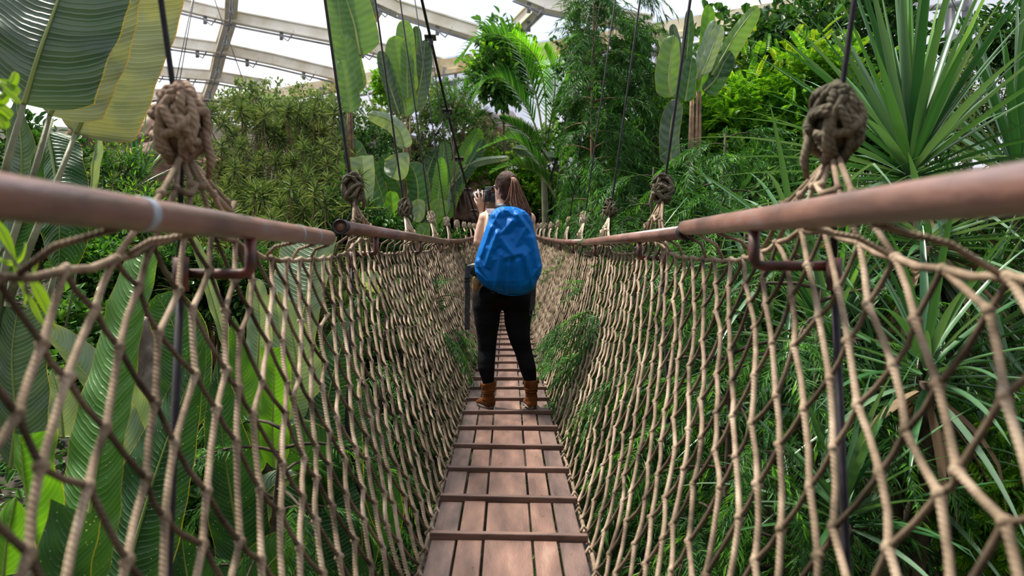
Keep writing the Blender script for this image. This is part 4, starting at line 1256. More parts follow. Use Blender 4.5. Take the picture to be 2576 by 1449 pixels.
def big_left():
    p = plant('giant_strelitzia', 30, 900, 3.4, 'huge paddle-leaved plant at the left with three great leaves reaching the roof', 'plant')
    B = lambda *a, **k: build_blade(p, *a, **k)
    B([(60, 262, 3.0), (100, 130, 3.0), (150, -10, 3.05), (190, -140, 3.1)], 170, 160, 'blade_teal', .25, .30, stalk=[(5, 470, 3.0), (20, 400, 3.0)], tip='cut', curl=.4, nu=44, droop=.02)
    B([(125, 290, 3.5), (165, 190, 3.5), (215, 40, 3.5), (245, -120, 3.5)], 70, 122, 'blade_old', .2, .3, stalk=[(65, 520, 3.4), (90, 420, 3.45)], tip='cut', curl=.4, nu=44)
    B([(190, 335, 3.9), (235, 235, 3.9), (300, 60, 3.9), (345, -110, 3.9)], 70, 132, 'blade_old', .2, .25, stalk=[(20, 760, 3.6), (100, 560, 3.7), (150, 440, 3.8)], tip='cut', curl=.3, nu=44)
    B([(-20, 160, 3.3), (8, 60, 3.3), (40, -60, 3.3)], 120, 30, 'blade_deep', .3, .3, tip='cut', rib='midrib', ribr=1.4)
    B([(45, 560, 4.3), (55, 400, 4.3), (40, 250, 4.3)], 70, 38, 'blade_teal', .3, .5, tip='point', stalk=[(-10, 1000, 4.2)])
    B([(120, 330, 4.2), (140, 450, 4.1), (150, 570, 4.0), (148, 680, 4.0)], 70, 60, 'blade_deep', .3, .3, tip='round', rib='midrib_dark')
    B([(225, 520, 4.4), (235, 420, 4.4), (243, 330, 4.4)], 8, 14, 'blade_pale', .8, .8, tip='round', stalk=[(150, 900, 4.2)])
    B([(0, 700, 3.9), (40, 600, 3.9), (80, 480, 3.9), (110, 340, 3.9)], 60, 40, 'blade_deep', .5, .3, tip='point')
    for s in ([(-20, 860, 3.6), (20, 640, 3.6), (75, 470, 3.7), (130, 300, 4.0)], [(105, 930, 4.4), (120, 760, 4.4), (150, 640, 4.4)]):
        mb = MB(); mb.tube([P(*q) for q in s], [.02, .018, .015, .012][:len(s)], 9); mb.build('stalk', M['petiole'], p)
big_left()

def low_left():
    p = plant('banana_plant', 240, 1449, 2.9, 'banana plant behind the left net with a tall leaf striped light and dark', 'plant')
    B = lambda *a, **k: build_blade(p, *a, **k)
    B([(190, 1560, 2.6), (232, 1250, 2.7), (290, 930, 2.85), (365, 632, 3.0)], 118, 66, 'blade_lush', .35, .25, tip='taper', base='round', nu=44, ribr=1.2)
    B([(25, 1180, 3.6), (38, 1050, 3.6), (30, 900, 3.6), (45, 775, 3.6)], 50, 75, 'blade_teal', .2, .3, tip='cut')
    B([(60, 1420, 2.5), (72, 1300, 2.5), (60, 1200, 2.5), (50, 1095, 2.5)], 55, 75, 'blade_bright', .9, .5, tip='cut', ripple=.02)
    B([(150, 1560, 2.4), (160, 1420, 2.4), (195, 1285, 2.4)], 90, 60, 'blade_deep', .3, .3, tip='cut')
    B([(10, 1449, 2.4), (20, 1350, 2.4), (40, 1250, 2.4)], 70, 60, 'blade_bright', .3, .3, tip='point')
    p = plant('banana_plant', 380, 1500, 3.4, 'banana plant behind the left net with a dark leaf dotted white', 'plant')
    B = lambda *a, **k: build_blade(p, *a, **k)
    B([(290, 1560, 2.9), (350, 1330, 3.0), (420, 1110, 3.1), (515, 858, 3.2)], 110, 95, 'blade_deep', .3, .45, tip='point', nu=44, rib='midrib_dark')
    B([(235, 1380, 3.4), (240, 1180, 3.4), (260, 1010, 3.4), (265, 930, 3.4)], 60, 60, 'blade_deep', .4, .3, tip='point')
    B([(430, 1100, 3.9), (455, 960, 3.9), (440, 830, 3.9), (395, 742, 3.9)], 80, 70, 'blade_deep', .4, .4, rib='midrib_dark')
    B([(330, 1180, 4.0), (290, 1080, 4.0), (230, 960, 4.0), (95, 815, 4.0)], 30, 55, 'blade_pale', .5, .5, tip='round')
    B([(360, 1140, 4.1), (335, 1040, 4.1), (300, 960, 4.1)], 45, 40, 'blade_pale', .3, .3, tip='round')
    B([(160, 1100, 4.2), (150, 1000, 4.2), (130, 930, 4.2)], 50, 40, 'blade_pale', .4, .4, tip='point')
    p = plant('banana_plant', 700, 1500, 4.0, 'banana plant with broad pale leaves torn at the top, under the left rail', 'plant')
    B = lambda *a, **k: build_blade(p, *a, **k)
    B([(740, 1120, 4.6), (735, 960, 4.6), (765, 780, 4.6), (808, 588, 4.7)], 105, 40, 'blade_pale', .3, .2, tip='cut', nu=44)
    B([(700, 1080, 4.3), (745, 960, 4.3), (735, 840, 4.3), (698, 732, 4.3)], 50, 60, 'blade_pale', .3, .25, tip='point')
    B([(640, 1000, 4.5), (650, 880, 4.5), (652, 780, 4.5), (640, 700, 4.5)], 40, 30, 'blade_pale', .4, .3)
    B([(575, 900, 4.6), (545, 790, 4.6), (515, 690, 4.6), (482, 592, 4.6)], 16, 20, 'blade_pale', .5, .5, rib='midrib_dark')
    B([(690, 1180, 3.9), (686, 1080, 3.9), (690, 960, 3.9), (688, 874, 3.9)], 36, 40, 'blade_bright', .3, .3, tip='cut')
    B([(640, 1200, 4.1), (620, 1050, 4.1), (605, 920, 4.1), (585, 795, 4.1)], 52, 45, 'blade_mid', .4, .3, tip='point')
    B([(620, 1500, 3.6), (590, 1300, 3.6), (560, 1100, 3.6), (545, 900, 3.6)], 80, 80, 'blade_deep', .35, .35, tip='point', rib='midrib_dark')
    B([(840, 1130, 4.2), (780, 1080, 4.2), (715, 1070, 4.2), (650, 1092, 4.2)], 30, 18, 'blade_pale', .8, .6, tip='round')
    B([(610, 1390, 3.8), (640, 1290, 3.8), (690, 1220, 3.8), (755, 1190, 3.8)], 50, 42, 'blade_pale', .4, .5, tip='point')
    p = plant('banana_plant', 820, 1500, 4.2, 'banana plant with a huge dark leaf behind the middle of the left net', 'plant')
    B = lambda *a, **k: build_blade(p, *a, **k)
    B([(800, 1500, 4.1), (800, 1240, 4.2), (830, 980, 4.3), (905, 742, 4.4)], 110, 110, 'blade_deep', .4, .25, tip='point', rib='midrib_dark', nu=44)
    B([(900, 1480, 4.2), (830, 1300, 4.2), (780, 1170, 4.1), (700, 1110, 4.0)], 70, 90, 'blade_deep', .3, .5, tip='round', rib='midrib_dark')
    B([(620, 1560, 3.4), (660, 1450, 3.4), (720, 1380, 3.4), (800, 1350, 3.5)], 70, 70, 'blade_mid', .3, .5, tip='point')
    B([(500, 1560, 3.2), (470, 1440, 3.2), (455, 1320, 3.2)], 60, 60, 'blade_deep', .3, .4, tip='point')
    B([(960, 1400, 5.0), (930, 1200, 5.0), (900, 1040, 5.1), (885, 900, 5.2)], 70, 70, 'blade_deep', .3, .4, tip='point', rib='midrib_dark')
    B([(1040, 1120, 6.5), (1020, 980, 6.5), (1010, 870, 6.5), (1045, 835, 6.4)], 40, 40, 'blade_deep', .3, .4, tip='point')
    B([(1010, 800, 6.5), (985, 745, 6.5), (950, 715, 6.5), (905, 705, 6.4)], 26, 34, 'blade_pale', .5, .5)
low_left()

def mid_bananas():
    p = plant('traveller_palm', 878, 560, 12, 'tall paddle-leaved plant whose stacked leaves pass out of the top, left of centre', 'plant')
    B = lambda *a, **k: build_blade(p, *a, **k)
    d = 12
    B([(905, 140, d), (893, 70, d), (875, 10, d), (850, -70, d)], 42, 55, 'blade_soft', .3, .3, tip='cut')
    B([(895, 240, d), (880, 170, d), (862, 90, d), (845, -40, d)], 38, 34, 'blade_soft', .25, .3, tip='cut')
    B([(890, 235, d - .2), (882, 180, d - .2), (872, 130, d - .2), (862, 88, d - .2)], 30, 28, 'blade_soft', .3, .3, tip='blunt')
    B([(882, 285, d - .3), (876, 240, d - .3), (868, 195, d - .3), (858, 152, d - .3)], 26, 28, 'blade_soft', .3, .35, tip='blunt')
    B([(892, 130, d + .3), (915, 90, d + .3), (925, 30, d + .3), (930, -20, d + .3)], 22, 22, 'blade_teal', .5, .5, tip='round')
    B([(880, 420, d), (876, 370, d), (866, 330, d), (858, 295, d)], 16, 16, 'blade_teal', .4, .4, tip='blunt')
    B([(905, 520, d - 1), (910, 470, d - 1), (912, 430, d - 1), (908, 392, d - 1)], 32, 30, 'blade_pale', .4, .4, tip='cut', rib='midrib')
    B([(880, 530, d), (865, 470, d), (850, 420, d), (840, 368, d)], 22, 28, 'blade_soft', .4, .4)
    B([(950, 560, d), (930, 480, d), (905, 410, d), (885, 350, d)], 20, 26, 'blade_deep', .5, .4, tip='blunt')
    mb = MB()
    for k, x in enumerate((872, 876, 880, 886)): mb.tube([P(x + 2, 700, 12), P(x, 500, 12), P(x + 2, 380, 12), P(x + 4 - k * 2, 240, 12)], [.05, .03, .02, .012], 7)
    mb.build('stem', M['bark'], p)
    p = plant('banana_plant', 1025, 620, 13, 'upright banana plant with paddle leaves against the white roof, left of the main cable', 'plant')
    B = lambda *a, **k: build_blade(p, *a, **k); d = 13
    B([(1022, 295, d), (1012, 230, d), (1000, 160, d), (992, 90, d)], 34, 34, 'blade_soft', .3, .3, tip='blunt')
    B([(1005, 290, d), (985, 230, d), (968, 180, d), (956, 128, d)], 16, 22, 'blade_teal', .3, .3, tip='blunt')
    B([(1030, 240, d + .2), (1022, 180, d + .2), (1018, 110, d + .2), (1016, 50, d + .2)], 26, 26, 'blade_soft', .3, .3, tip='blunt')
    B([(1040, 280, d + .3), (1056, 220, d + .3), (1064, 160, d + .3), (1070, 100, d + .3)], 22, 24, 'blade_teal', .3, .3, tip='blunt')
    B([(1046, 150, d + .4), (1048, 110, d + .4), (1046, 66, d + .4)], 12, 14, 'blade_deep', .3, .3, tip='blunt')
    B([(1026, 250, d - .1), (1024, 200, d - .1), (1024, 150, d - .1), (1020, 95, d - .1)], 18, 18, 'blade_soft', .3, .3, tip='blunt')
    B([(1018, 372, d - .5), (1005, 330, d - .5), (975, 300, d - .5), (926, 286, d - .5)], 20, 24, 'blade_pale', .5, .4, tip='blunt', rib='midrib', droop=.3)
    B([(995, 386, d - .6), (998, 400, d - .6), (995, 425, d - .6), (985, 448, d - .6)], 32, 34, 'blade_pale', .4, .4, tip='blunt', rib='midrib')
    B([(1000, 600, d - 1), (990, 560, d - 1), (986, 520, d - 1), (984, 480, d - 1)], 20, 22, 'blade_bright', .4, .4, tip='blunt', rib='midrib')
    B([(1040, 560, d), (1020, 500, d), (990, 440, d), (960, 390, d)], 30, 30, 'blade_deep', .4, .4, tip='blunt')
    B([(975, 600, d), (960, 530, d), (935, 450, d), (925, 400, d)], 30, 30, 'blade_deep', .4, .4, tip='blunt')
    B([(1050, 520, d - .4), (1052, 480, d - .4), (1045, 440, d - .4), (1030, 410, d - .4)], 30, 30, 'blade_deep', .4, .4, tip='blunt')
    B([(1048, 502, d - 2), (1052, 520, d - 2), (1050, 540, d - 2), (1042, 556, d - 2)], 18, 20, 'blade_pale', .3, .3)
    B([(1102, 500, d - 2), (1104, 515, d - 2), (1106, 530, d - 2), (1106, 545, d - 2)], 22, 24, 'blade_soft', .3, .3)
    B([(1060, 600, d - 2), (1065, 590, d - 2), (1072, 575, d - 2), (1076, 560, d - 2)], 22, 24, 'blade_soft', .3, .3)
    mb = MB()
    for k, x in enumerate((1018, 1024, 1030)): mb.tube([P(x, 760, 13), P(x, 560, 13), P(x + 1, 420, 13), P(x + k * 4 - 6, 290, 13)], [.06, .035, .025, .012], 7)
    mb.build('stem', M['bark'], p)
    p = plant('banana_plant', 1110, 620, 23.5, 'leaning banana clump with leaves fanning right behind the main cable', 'plant')
    B = lambda *a, **k: build_blade(p, *a, **k); d = 23.5
    B([(1105, 560, d), (1120, 490, d), (1160, 410, d), (1205, 322, d)], 24, 36, 'blade_bright', .3, .3)
    B([(1090, 560, d), (1095, 500, d), (1110, 430, d), (1120, 355, d)], 22, 26, 'blade_soft', .3, .4)
    B([(1080, 560, d), (1072, 500, d), (1075, 440, d), (1100, 370, d)], 24, 22, 'blade_deep', .3, .4)
    B([(1110, 550, d), (1128, 480, d), (1175, 420, d), (1215, 350, d)], 14, 22, 'blade_deep', .3, .4, tip='blunt')
    B([(1115, 560, d), (1140, 450, d), (1195, 408, d), (1282, 395, d)], 9, 14, 'blade_pale', .6, .6, tip='blunt')
    B([(1075, 600, d), (1050, 540, d), (1055, 470, d), (1070, 410, d)], 22, 24, 'blade_deep', .3, .4)
    B([(1095, 600, d - 1), (1100, 520, d - 1), (1106, 460, d - 1), (1110, 395, d - 1)], 18, 20, 'blade_bright', .3, .4)
    B([(1290, 372, 23), (1330, 378, 23), (1360, 385, 23), (1400, 400, 23)], 12, 16, 'blade_teal', .4, .5, tip='blunt')
    mb = MB(); mb.tube([P(1112, 700, 23.5), P(1105, 600, 23.5), P(1108, 540, 23.5)], [.12, .1, .05], 10); mb.build('stem', M['bark'], p)
    p = plant('bird_of_paradise_tree', 1760, 420, 9.8, 'fan of tall upright paddle leaves against the roof, right of the feathery tree', 'plant')
    B = lambda *a, **k: build_blade(p, *a, **k); d = 9.8
    B([(1755, 245, d), (1768, 170, d), (1780, 80, d), (1782, 12, d)], 18, 22, 'blade_bright', .3, .3, tip='blunt')
    B([(1690, 245, d - .2), (1683, 200, d - .2), (1687, 150, d - .2), (1695, 88, d - .2)], 34, 26, 'blade_soft', .3, .3, ribr=1.5)
    B([(1790, 190, d), (1820, 140, d), (1855, 80, d), (1906, 14, d)], 16, 34, 'blade_soft', .3, .4, tip='blunt')
    B([(1765, 190, d - .3), (1785, 140, d - .3), (1800, 100, d - .3), (1815, 62, d - .3)], 16, 20, 'blade_pale', .3, .4, tip='blunt')
    B([(1752, 200, d - .1), (1765, 150, d - .1), (1782, 95, d - .1), (1798, 50, d - .1)], 14, 18, 'blade_pale', .4, .3, tip='blunt')
    B([(1740, 220, d), (1728, 160, d), (1732, 90, d), (1735, 22, d)], 14, 16, 'blade_deep', .3, .4, tip='blunt')
    B([(1715, 200, d), (1706, 150, d), (1700, 100, d), (1692, 60, d)], 14, 14, 'blade_teal', .3, .4, tip='blunt')
    B([(1724, 255, d - .5), (1728, 230, d - .5), (1734, 190, d - .5), (1740, 145, d - .5)], 22, 22, 'blade_deep', .3, .4, tip='blunt')
    B([(1690, 150, d), (1672, 120, d), (1660, 90, d)], 10, 12, 'blade_pale', .4, .4)
    B([(1770, 230, d), (1800, 200, d), (1820, 160, d), (1840, 130, d)], 30, 30, 'blade_deep', .3, .4, tip='blunt')
    B([(1690, 420, d - .5), (1685, 360, d - .5), (1690, 300, d - .5), (1705, 250, d - .5)], 26, 28, 'blade_teal', .3, .4, tip='blunt')
    mb = MB()
    for x in (1740, 1750, 1758, 1735): mb.tube([P(x, 900, 9.8), P(x, 620, 9.8), P(x, 400, 9.8), P(x + 4, 230, 9.8)], [.06, .05, .03, .015], 7)
    mb.build('stem', M['bark'], p)
mid_bananas()

def fore_leaves():
    p = plant('foreground_shrub', -60, 420, 1.9, 'blurred yellow-green shrub leaves poking in at the left edge, above the rail', 'shrub')
    for pts, wl, wr in (([(5, 250, 1.9), (20, 222, 1.9), (34, 200, 1.9), (38, 180, 1.9)], 12, 14), ([(-10, 200, 1.9), (15, 212, 1.9), (36, 228, 1.9), (46, 238, 1.9)], 14, 14), ([(0, 205, 1.85), (20, 230, 1.85), (40, 250, 1.85), (52, 262, 1.85)], 8, 8),
                        ([(-20, 240, 1.9), (-2, 248, 1.9), (8, 250, 1.9), (12, 230, 1.9)], 14, 16), ([(-20, 270, 1.9), (0, 272, 1.9), (18, 285, 1.9), (28, 296, 1.9)], 14, 16), ([(-20, 280, 1.9), (-5, 295, 1.9), (8, 310, 1.9), (14, 326, 1.9)], 16, 14)):
        build_blade(p, pts, wl, wr, 'blade_yel', .2, .2, nu=10, nv=3, tip='round', base='taper', rib='midrib', ribr=.5, ripple=.001)
    mb = MB(); mb.tube([P(-60, 420, 1.95), P(-40, 300, 1.92), P(-10, 200, 1.9)], .005, 6); mb.build('stem', M['bark'], p)
    p = plant('foreground_shrub', -60, 900, 1.9, 'blurred lime-green leaves close to the lens at the left edge, below the rail', 'shrub')
    for pts, wl, wr in (([(-20, 540, 1.7), (5, 580, 1.7), (25, 620, 1.7), (40, 660, 1.7)], 14, 16), ([(30, 640, 1.7), (45, 690, 1.7), (62, 730, 1.7), (60, 770, 1.7)], 10, 12), ([(70, 690, 1.7), (95, 730, 1.7), (120, 780, 1.7), (140, 830, 1.7)], 16, 18),
                        ([(60, 720, 1.7), (85, 770, 1.7), (100, 800, 1.7), (118, 830, 1.7)], 8, 9), ([(-20, 640, 1.7), (20, 660, 1.7), (50, 650, 1.7), (66, 610, 1.7)], 7, 9), ([(110, 640, 1.75), (95, 660, 1.75), (85, 690, 1.75), (80, 720, 1.75)], 5, 6)):
        build_blade(p, pts, wl, wr, 'blade_yel', .2, .2, nu=10, nv=3, tip='point', base='taper', rib='midrib', ribr=.5, ripple=.001)
    mb = MB(); mb.tube([P(-60, 900, 1.75), P(-30, 700, 1.75), P(10, 620, 1.7), P(60, 690, 1.7), P(70, 740, 1.7)], .004, 6); mb.build('stem', M['petiole'], p)
M['blade_yel'] = blade_mat('blade_yellowgreen', (0.16, 0.36, 0.02), (0.30, 0.50, 0.03), trans=.5, freq=30, edge=(0.3, 0.45, 0.03))
fore_leaves()

# --- feathery narrow-leaved trees (fern pines)
def spray(n=40, L=.55, nl=.125, droop=.5, rng=NP):
    """a drooping twig with narrow leaves: arrays of leaf origins, directions, sizes along +Y"""
    t = np.sort(rng.uniform(.05, 1, n)); y = t * L; z = -droop * L * t * t
    pos = np.stack([np.zeros(n), y, z], 1)
    tan = np.stack([np.zeros(n), np.ones(n), -2 * droop * t], 1)
    sd_ = np.where(np.arange(n) % 2 == 0, 1.0, -1.0)
    d = tan * .8 + np.stack([sd_ * rng.uniform(.5, 1.1, n), np.zeros(n), rng.uniform(-.25, .45, n)], 1)
    return pos, d, nl * rng.uniform(.65, 1.15, n)

SPRAYS = [spray(rng=np.random.default_rng(s)) for s in range(10)]
def spray_mesh(origins, dirs, scales, leafs=NEEDLE, up=None, sprays=None):
    sprays = sprays or SPRAYS
    k = len(origins); which = NP.integers(0, len(sprays), k)
    ups = np.tile([[0, 0, 1.0]], (k, 1)) + NP.normal(scale=.25, size=(k, 3))
    Fm = frames(dirs, ups)
    PP, DD, SS, UU = [], [], [], []
    for w in range(len(sprays)):
        ii = np.where(which == w)[0]
        if not len(ii): continue
        pos, d, s = sprays[w]
        PP.append((np.einsum('kij,nj->kni', Fm[ii], pos) * scales[ii, None, None] + origins[ii, None, :]).reshape(-1, 3))
        DD.append(np.einsum('kij,nj->kni', Fm[ii], d).reshape(-1, 3)); SS.append((s[None] * scales[ii, None]).reshape(-1))
    PP, DD, SS = np.concatenate(PP), np.concatenate(DD), np.concatenate(SS)
    hint = np.tile([[0, 0, 1.0]], (len(PP), 1)) + NP.normal(scale=.35, size=(len(PP), 3))
    return scatter(leafs, frames(DD, hint), PP, SS)

def fern_pine(base, height, spread, nbr, label, tipshare=.12, lean=(0, 0), zmin=.1, nscale=1.0, sub=7, avoid=True, group=None, trunk='bark', prof=None):
    """trunk + drooping branches + leaf sprays"""
    rr = random.Random(int(base[0] * 100 + base[1] * 10)); base = Vector(base)
    e = empty('fern_pine', base, label, 'tree', group)
    tr = [base + Vector((lean[0] * t, lean[1] * t, height * t)) + Vector((.03 * math.sin(t * 7), .03 * math.cos(t * 6), 0)) for t in [q / 10 for q in range(11)]]
    mb = MB(); mb.tube(tr, [.035 * (1.1 - t / 10) * (height / 4) ** .3 + .006 for t in range(11)], 9)
    O, D, S = [], [], []
    for b in range(nbr):
        t = zmin + (1 - zmin) * (b + rr.random()) / nbr
        f = min(t * 10, 9.99); i = int(f); p = tr[i].lerp(tr[i + 1], f - i)
        a = b * 2.4 + rr.uniform(-.4, .4)
        R_ = spread * ((1 - t) ** .6 * .85 + .2) * rr.uniform(.7, 1.1)
        if prof: R_ = prof(t) * rr.uniform(.75, 1.1)
        up = rr.uniform(.15, .55)
        d = Vector((math.cos(a), math.sin(a), up)).normalized()
        pts = [p]
        for s_ in range(1, 7):
            u = s_ / 6
            pts.append(p + Vector((d.x, d.y, 0)) * R_ * u + Vector((0, 0, R_ * (up * u - .55 * u * u))))
        if avoid:
            pts = [q for q in pts if not (abs(q.x) < .40 + (.42 if q.z > -.45 else 0) and q.z > -1.3)] or pts[:2]
            if len(pts) < 2: continue
        mb.tube(pts, [.013 * (1 - .12 * k) * (R_ ** .5) for k in range(len(pts))], 5)
        for s_ in range(sub):
            u = rr.uniform(.25, 1) ** .8; f = u * (len(pts) - 1) * .999; i = int(f); q = pts[i].lerp(pts[min(i + 1, len(pts) - 1)], f - i)
            tg = (pts[min(i + 1, len(pts) - 1)] - pts[i]).normalized() if i + 1 < len(pts) else d
            sdv = Vector((-tg.y, tg.x, 0)) * rr.choice((-1, 1)) * rr.uniform(.2, 1.1)
            dd = (tg + sdv + Vector((0, 0, rr.uniform(-.2, .5)))).normalized()
            O.append(q); D.append(dd); S.append(nscale * rr.uniform(.6, 1.15))
    O = np.array([tuple(v) for v in O]); D = np.array([tuple(v) for v in D]); S = np.array(S)
    if avoid:   # keep the walkway itself clear
        endx = O[:, 0] + D[:, 0] * .4 * S; endz = O[:, 2] - .1
        bad = (np.abs(endx) < .27 + .55 * np.clip((endz + .75) / .45, 0, 1)) & (O[:, 1] > .3) & (endz > -1.2)
        bad |= (np.abs(O[:, 0]) < .33 + .5 * np.clip((endz + .75) / .45, 0, 1)) & (endz > -1.2)
        bad |= (O[:, 1] < 2.0)
        O, D, S = O[~bad], D[~bad], S[~bad]
    tipm = NP.random(len(O)) < tipshare
    V, F = spray_mesh(O[~tipm], D[~tipm], S[~tipm]); np_mesh('foliage', V, F, M['needle'], e)
    if tipm.sum():
        V, F = spray_mesh(O[tipm], D[tipm], S[tipm]); np_mesh('young_foliage', V, F, M['needle_tip'], e, )['label'] = 'light green young foliage'
    mb.build('trunk', M[trunk], e)
    return e

g = lambda x, y, dz=0: (x, y, ground_z(x, y) + dz)
fern_pine(g(1.25, 11.0), 7.4, 1.5, 62, 'tall feathery tree with a thin brown trunk, top level with the roof right of centre', prof=lambda t: 1.15 - .45 * t, zmin=.3, sub=26, trunk='bark')
fern_pine(g(2.3, 11.6), 5.6, 1.4, 50, 'feathery tree right of the tall thin trunk, below the fan of paddle leaves', sub=20, trunk='bark_dark')
fern_pine(g(1.45, 7.6), 0.8 - ground_z(1.45, 7.6), 1.2, 40, 'feathery shrub overhanging the second right rail', sub=15, trunk='bark_dark', nscale=.85)
fern_pine(g(1.0, 5.9), -0.05 - ground_z(1.0, 5.9), 1.15, 38, 'feathery shrub pushing through the right net beside the boots', sub=15, trunk='bark_dark', nscale=.7, prof=lambda t: .75)
fern_pine(g(.74, 5.6), -0.3 - ground_z(.74, 5.6), .8, 40, 'feathery branches spilling over the walkway edge right of the boots', sub=15, trunk='bark_dark', nscale=.55, prof=lambda t: .5, zmin=.3)
fern_pine(g(.78, 7.2), -0.05 - ground_z(.78, 7.2), .8, 34, 'feathery branches leaning through the right net behind the person', sub=15, trunk='bark_dark', nscale=.6, prof=lambda t: .5, zmin=.3)
fern_pine(g(-.72, 7.4), -0.2 - ground_z(-.72, 7.4), .8, 26, 'feathery branches poking through the left net past the hanging strap', sub=12, trunk='bark_dark', nscale=.55, prof=lambda t: .4, zmin=.4)
fern_pine(g(1.75, 5.6), 0.2 - ground_z(1.75, 5.6), 1.3, 40, 'feathery shrub behind the middle of the right net', sub=15, nscale=.75, trunk='bark_dark')
fern_pine(g(1.15, 3.9), -0.5 - ground_z(1.15, 3.9), 1.0, 40, 'feathery shrub growing up at the foot of the right net', sub=15, nscale=.55, tipshare=.2, trunk='bark_dark', prof=lambda t: .75)
fern_pine(g(1.6, 3.9), -0.2 - ground_z(1.6, 3.9), 1.3, 44, 'feathery shrub with lime tips low in the right corner of the view', sub=15, nscale=.6, tipshare=.25, trunk='bark_dark', prof=lambda t: .75)
fern_pine(g(2.0, 7.0), 1.05 - ground_z(2.0, 7.0), 1.4, 40, 'feathery shrub between the second right rail and the sword-leaved plants', sub=15, trunk='bark_dark', nscale=.85)
fern_pine(g(-1.05, 6.4), -0.5 - ground_z(-1.05, 6.4), .9, 28, 'feathery shrub low outside the left net beside the person', sub=12, nscale=.65, trunk='bark_dark', prof=lambda t: .6)
fern_pine(g(-1.1, 3.6), -0.85 - ground_z(-1.1, 3.6), .9, 36, 'feathery shrub at the foot of the left net nearest the viewer', sub=12, nscale=.5, trunk='bark_dark', prof=lambda t: .6)
fern_pine(g(-1.3, 9.6), -0.2 - ground_z(-1.3, 9.6), 1.0, 28, 'feathery shrub low outside the left net beyond the person', sub=12, nscale=.7, trunk='bark_dark', prof=lambda t: .7)
fern_pine(g(1.35, 14.5), 4.2, 1.3, 34, 'feathery tree on the right beyond the bend of the rail', sub=15, trunk='bark_dark')
fern_pine(g(2.2, 17.5), 5.4, 1.5, 34, 'feathery tree far behind the right rail', sub=15, trunk='bark_dark')

# --- strap-leaved rosettes (screw pines)
def strap_leaf(mb, base, d, L, w, droop, fold=.5, n=9, rr=RND, kink=None, up=Vector((0, 0, 1))):
    d = d.normalized(); side = d.cross(up)
    if side.length < .05: side = Vector((rr.uniform(-1, 1), rr.uniform(-1, 1), 0))
    side.normalize()
    b0 = len(mb.v); p = Vector(base); cd = d.copy()
    for i in range(n + 1):
        t = i / n
        ww = w * (min(1, .55 + t * 2.5)) * (1 - max(0, (t - .25) / .75) ** 1.6) * .5 + .0008
        nm = side.cross(cd).normalized()
        mb.v += [p - side * ww + nm * ww * fold, p.copy(), p + side * ww + nm * ww * fold]
        p = p + cd * (L / n)
        cd = (cd + Vector((0, 0, -1)) * droop * (1.0 / n) * (0.35 + 1.6 * t)).normalized()
        if kink and abs(t - kink) < .5 / n: cd = (cd + Vector((0, 0, -1.1))).normalized()
    for i in range(n):
        a = b0 + i * 3
        mb.quad((a, a + 1, a + 4, a + 3)); mb.quad((a + 1, a + 2, a + 5, a + 4))

def screw_pine(c, R_, nleaf, label, w=.06, elev=(-.35, 1.45), mat='strap', dead=0, trunk=True, seed=0, face=None, bright=0, droop=.7, azr=(0, 6.283), group=None, tilt=None):
    rr = random.Random(seed + 40); c = Vector(c)
    gz = ground_z(c.x, c.y)
    e = empty('screw_pine', (c.x, c.y, gz), label, 'plant', group)
    def rosette(name, n, m, er, Lm, dr, kk=0):
        mb = MB()
        for i in range(n):
            el = er[0] + (er[1] - er[0]) * (i + rr.random()) / n
            az = azr[0] + (azr[1] - azr[0]) * ((i * .381966 + rr.uniform(-.05, .05)) % 1)
            d = Vector((math.cos(az) * math.cos(el), math.sin(az) * math.cos(el), math.sin(el)))
            if tilt is not None: d = tilt @ d
            strap_leaf(mb, c + d * .05 + Vector((0, 0, .12 * (el / 1.4))), d, R_ * Lm * rr.uniform(.75, 1.08), w * rr.uniform(.8, 1.15), dr * rr.uniform(.3, 1.2) * (1 - .6 * max(0, el) / 1.5), rr=rr, kink=(rr.uniform(.5, .8) if rr.random() < kk else None))
        return mb.build(name, M[m], e)
    rosette('leaves', nleaf, mat, elev, 1, droop, .06)
    if bright: rosette('new_leaves', bright, 'strap_bright', (elev[1] - .5, elev[1] + .1), .85, droop * .5)['label'] = 'fresh light green leaves'
    if dead: rosette('dead_leaves', dead, 'strap_dead', (-1.3, -.2), .8, 2.2, .3)['label'] = 'dry brown hanging leaves'
    if trunk:
        mb = MB()
        q = [Vector((c.x, c.y, gz - .1)).lerp(c, t) + Vector((.08 * math.sin(5 * t + seed), .06 * math.cos(4 * t + seed), 0)) * math.sin(math.pi * t) for t in [s / 8 for s in range(9)]]
        mb.tube(q, [r_ * .6 for r_ in (.06, .055, .05, .05, .047, .045, .045, .05, .055)], 10)
        for k in range(5):
            a = rr.uniform(0, 6.28); f = rr.uniform(.15, .6); p = q[int(f * 8)]
            ee = Vector((p.x + math.cos(a) * .45, p.y + math.sin(a) * .45, 0)); ee.z = ground_z(ee.x, ee.y) - .05
            mb.tube([p, p.lerp(ee, .4) + Vector((0, 0, .15)), ee], [.02, .018, .016], 7)
        mb.build('trunk', M['bark_dark'], e)
    return e
T_ = lambda ax, an: Matrix.Rotation(an, 3, ax)
screw_pine(P(2290, 455, 5.2), 1.55, 96, 'big sword-leaved plant rising above the right rail, its leaves fanned against the roof', w=.062, elev=(-.3, 1.5), bright=14, dead=8, seed=1, droop=.5, mat='strap')
screw_pine(P(2560, 470, 6.2), 1.5, 60, 'sword-leaved plant at the right edge just above the rail', w=.07, seed=2, droop=.8)
screw_pine(P(2330, 620, 4.4), 1.0, 64, 'sword-leaved plant just below the right rail at the edge, over dry brown leaves', w=.05, elev=(-.9, .5), seed=3, dead=40, droop=.5)
screw_pine(P(2000, 640, 4.9), 1.15, 64, 'narrow sword-leaved plant left of the big fan, crossing the right rail', w=.04, elev=(-.6, .8), seed=4, droop=.9)
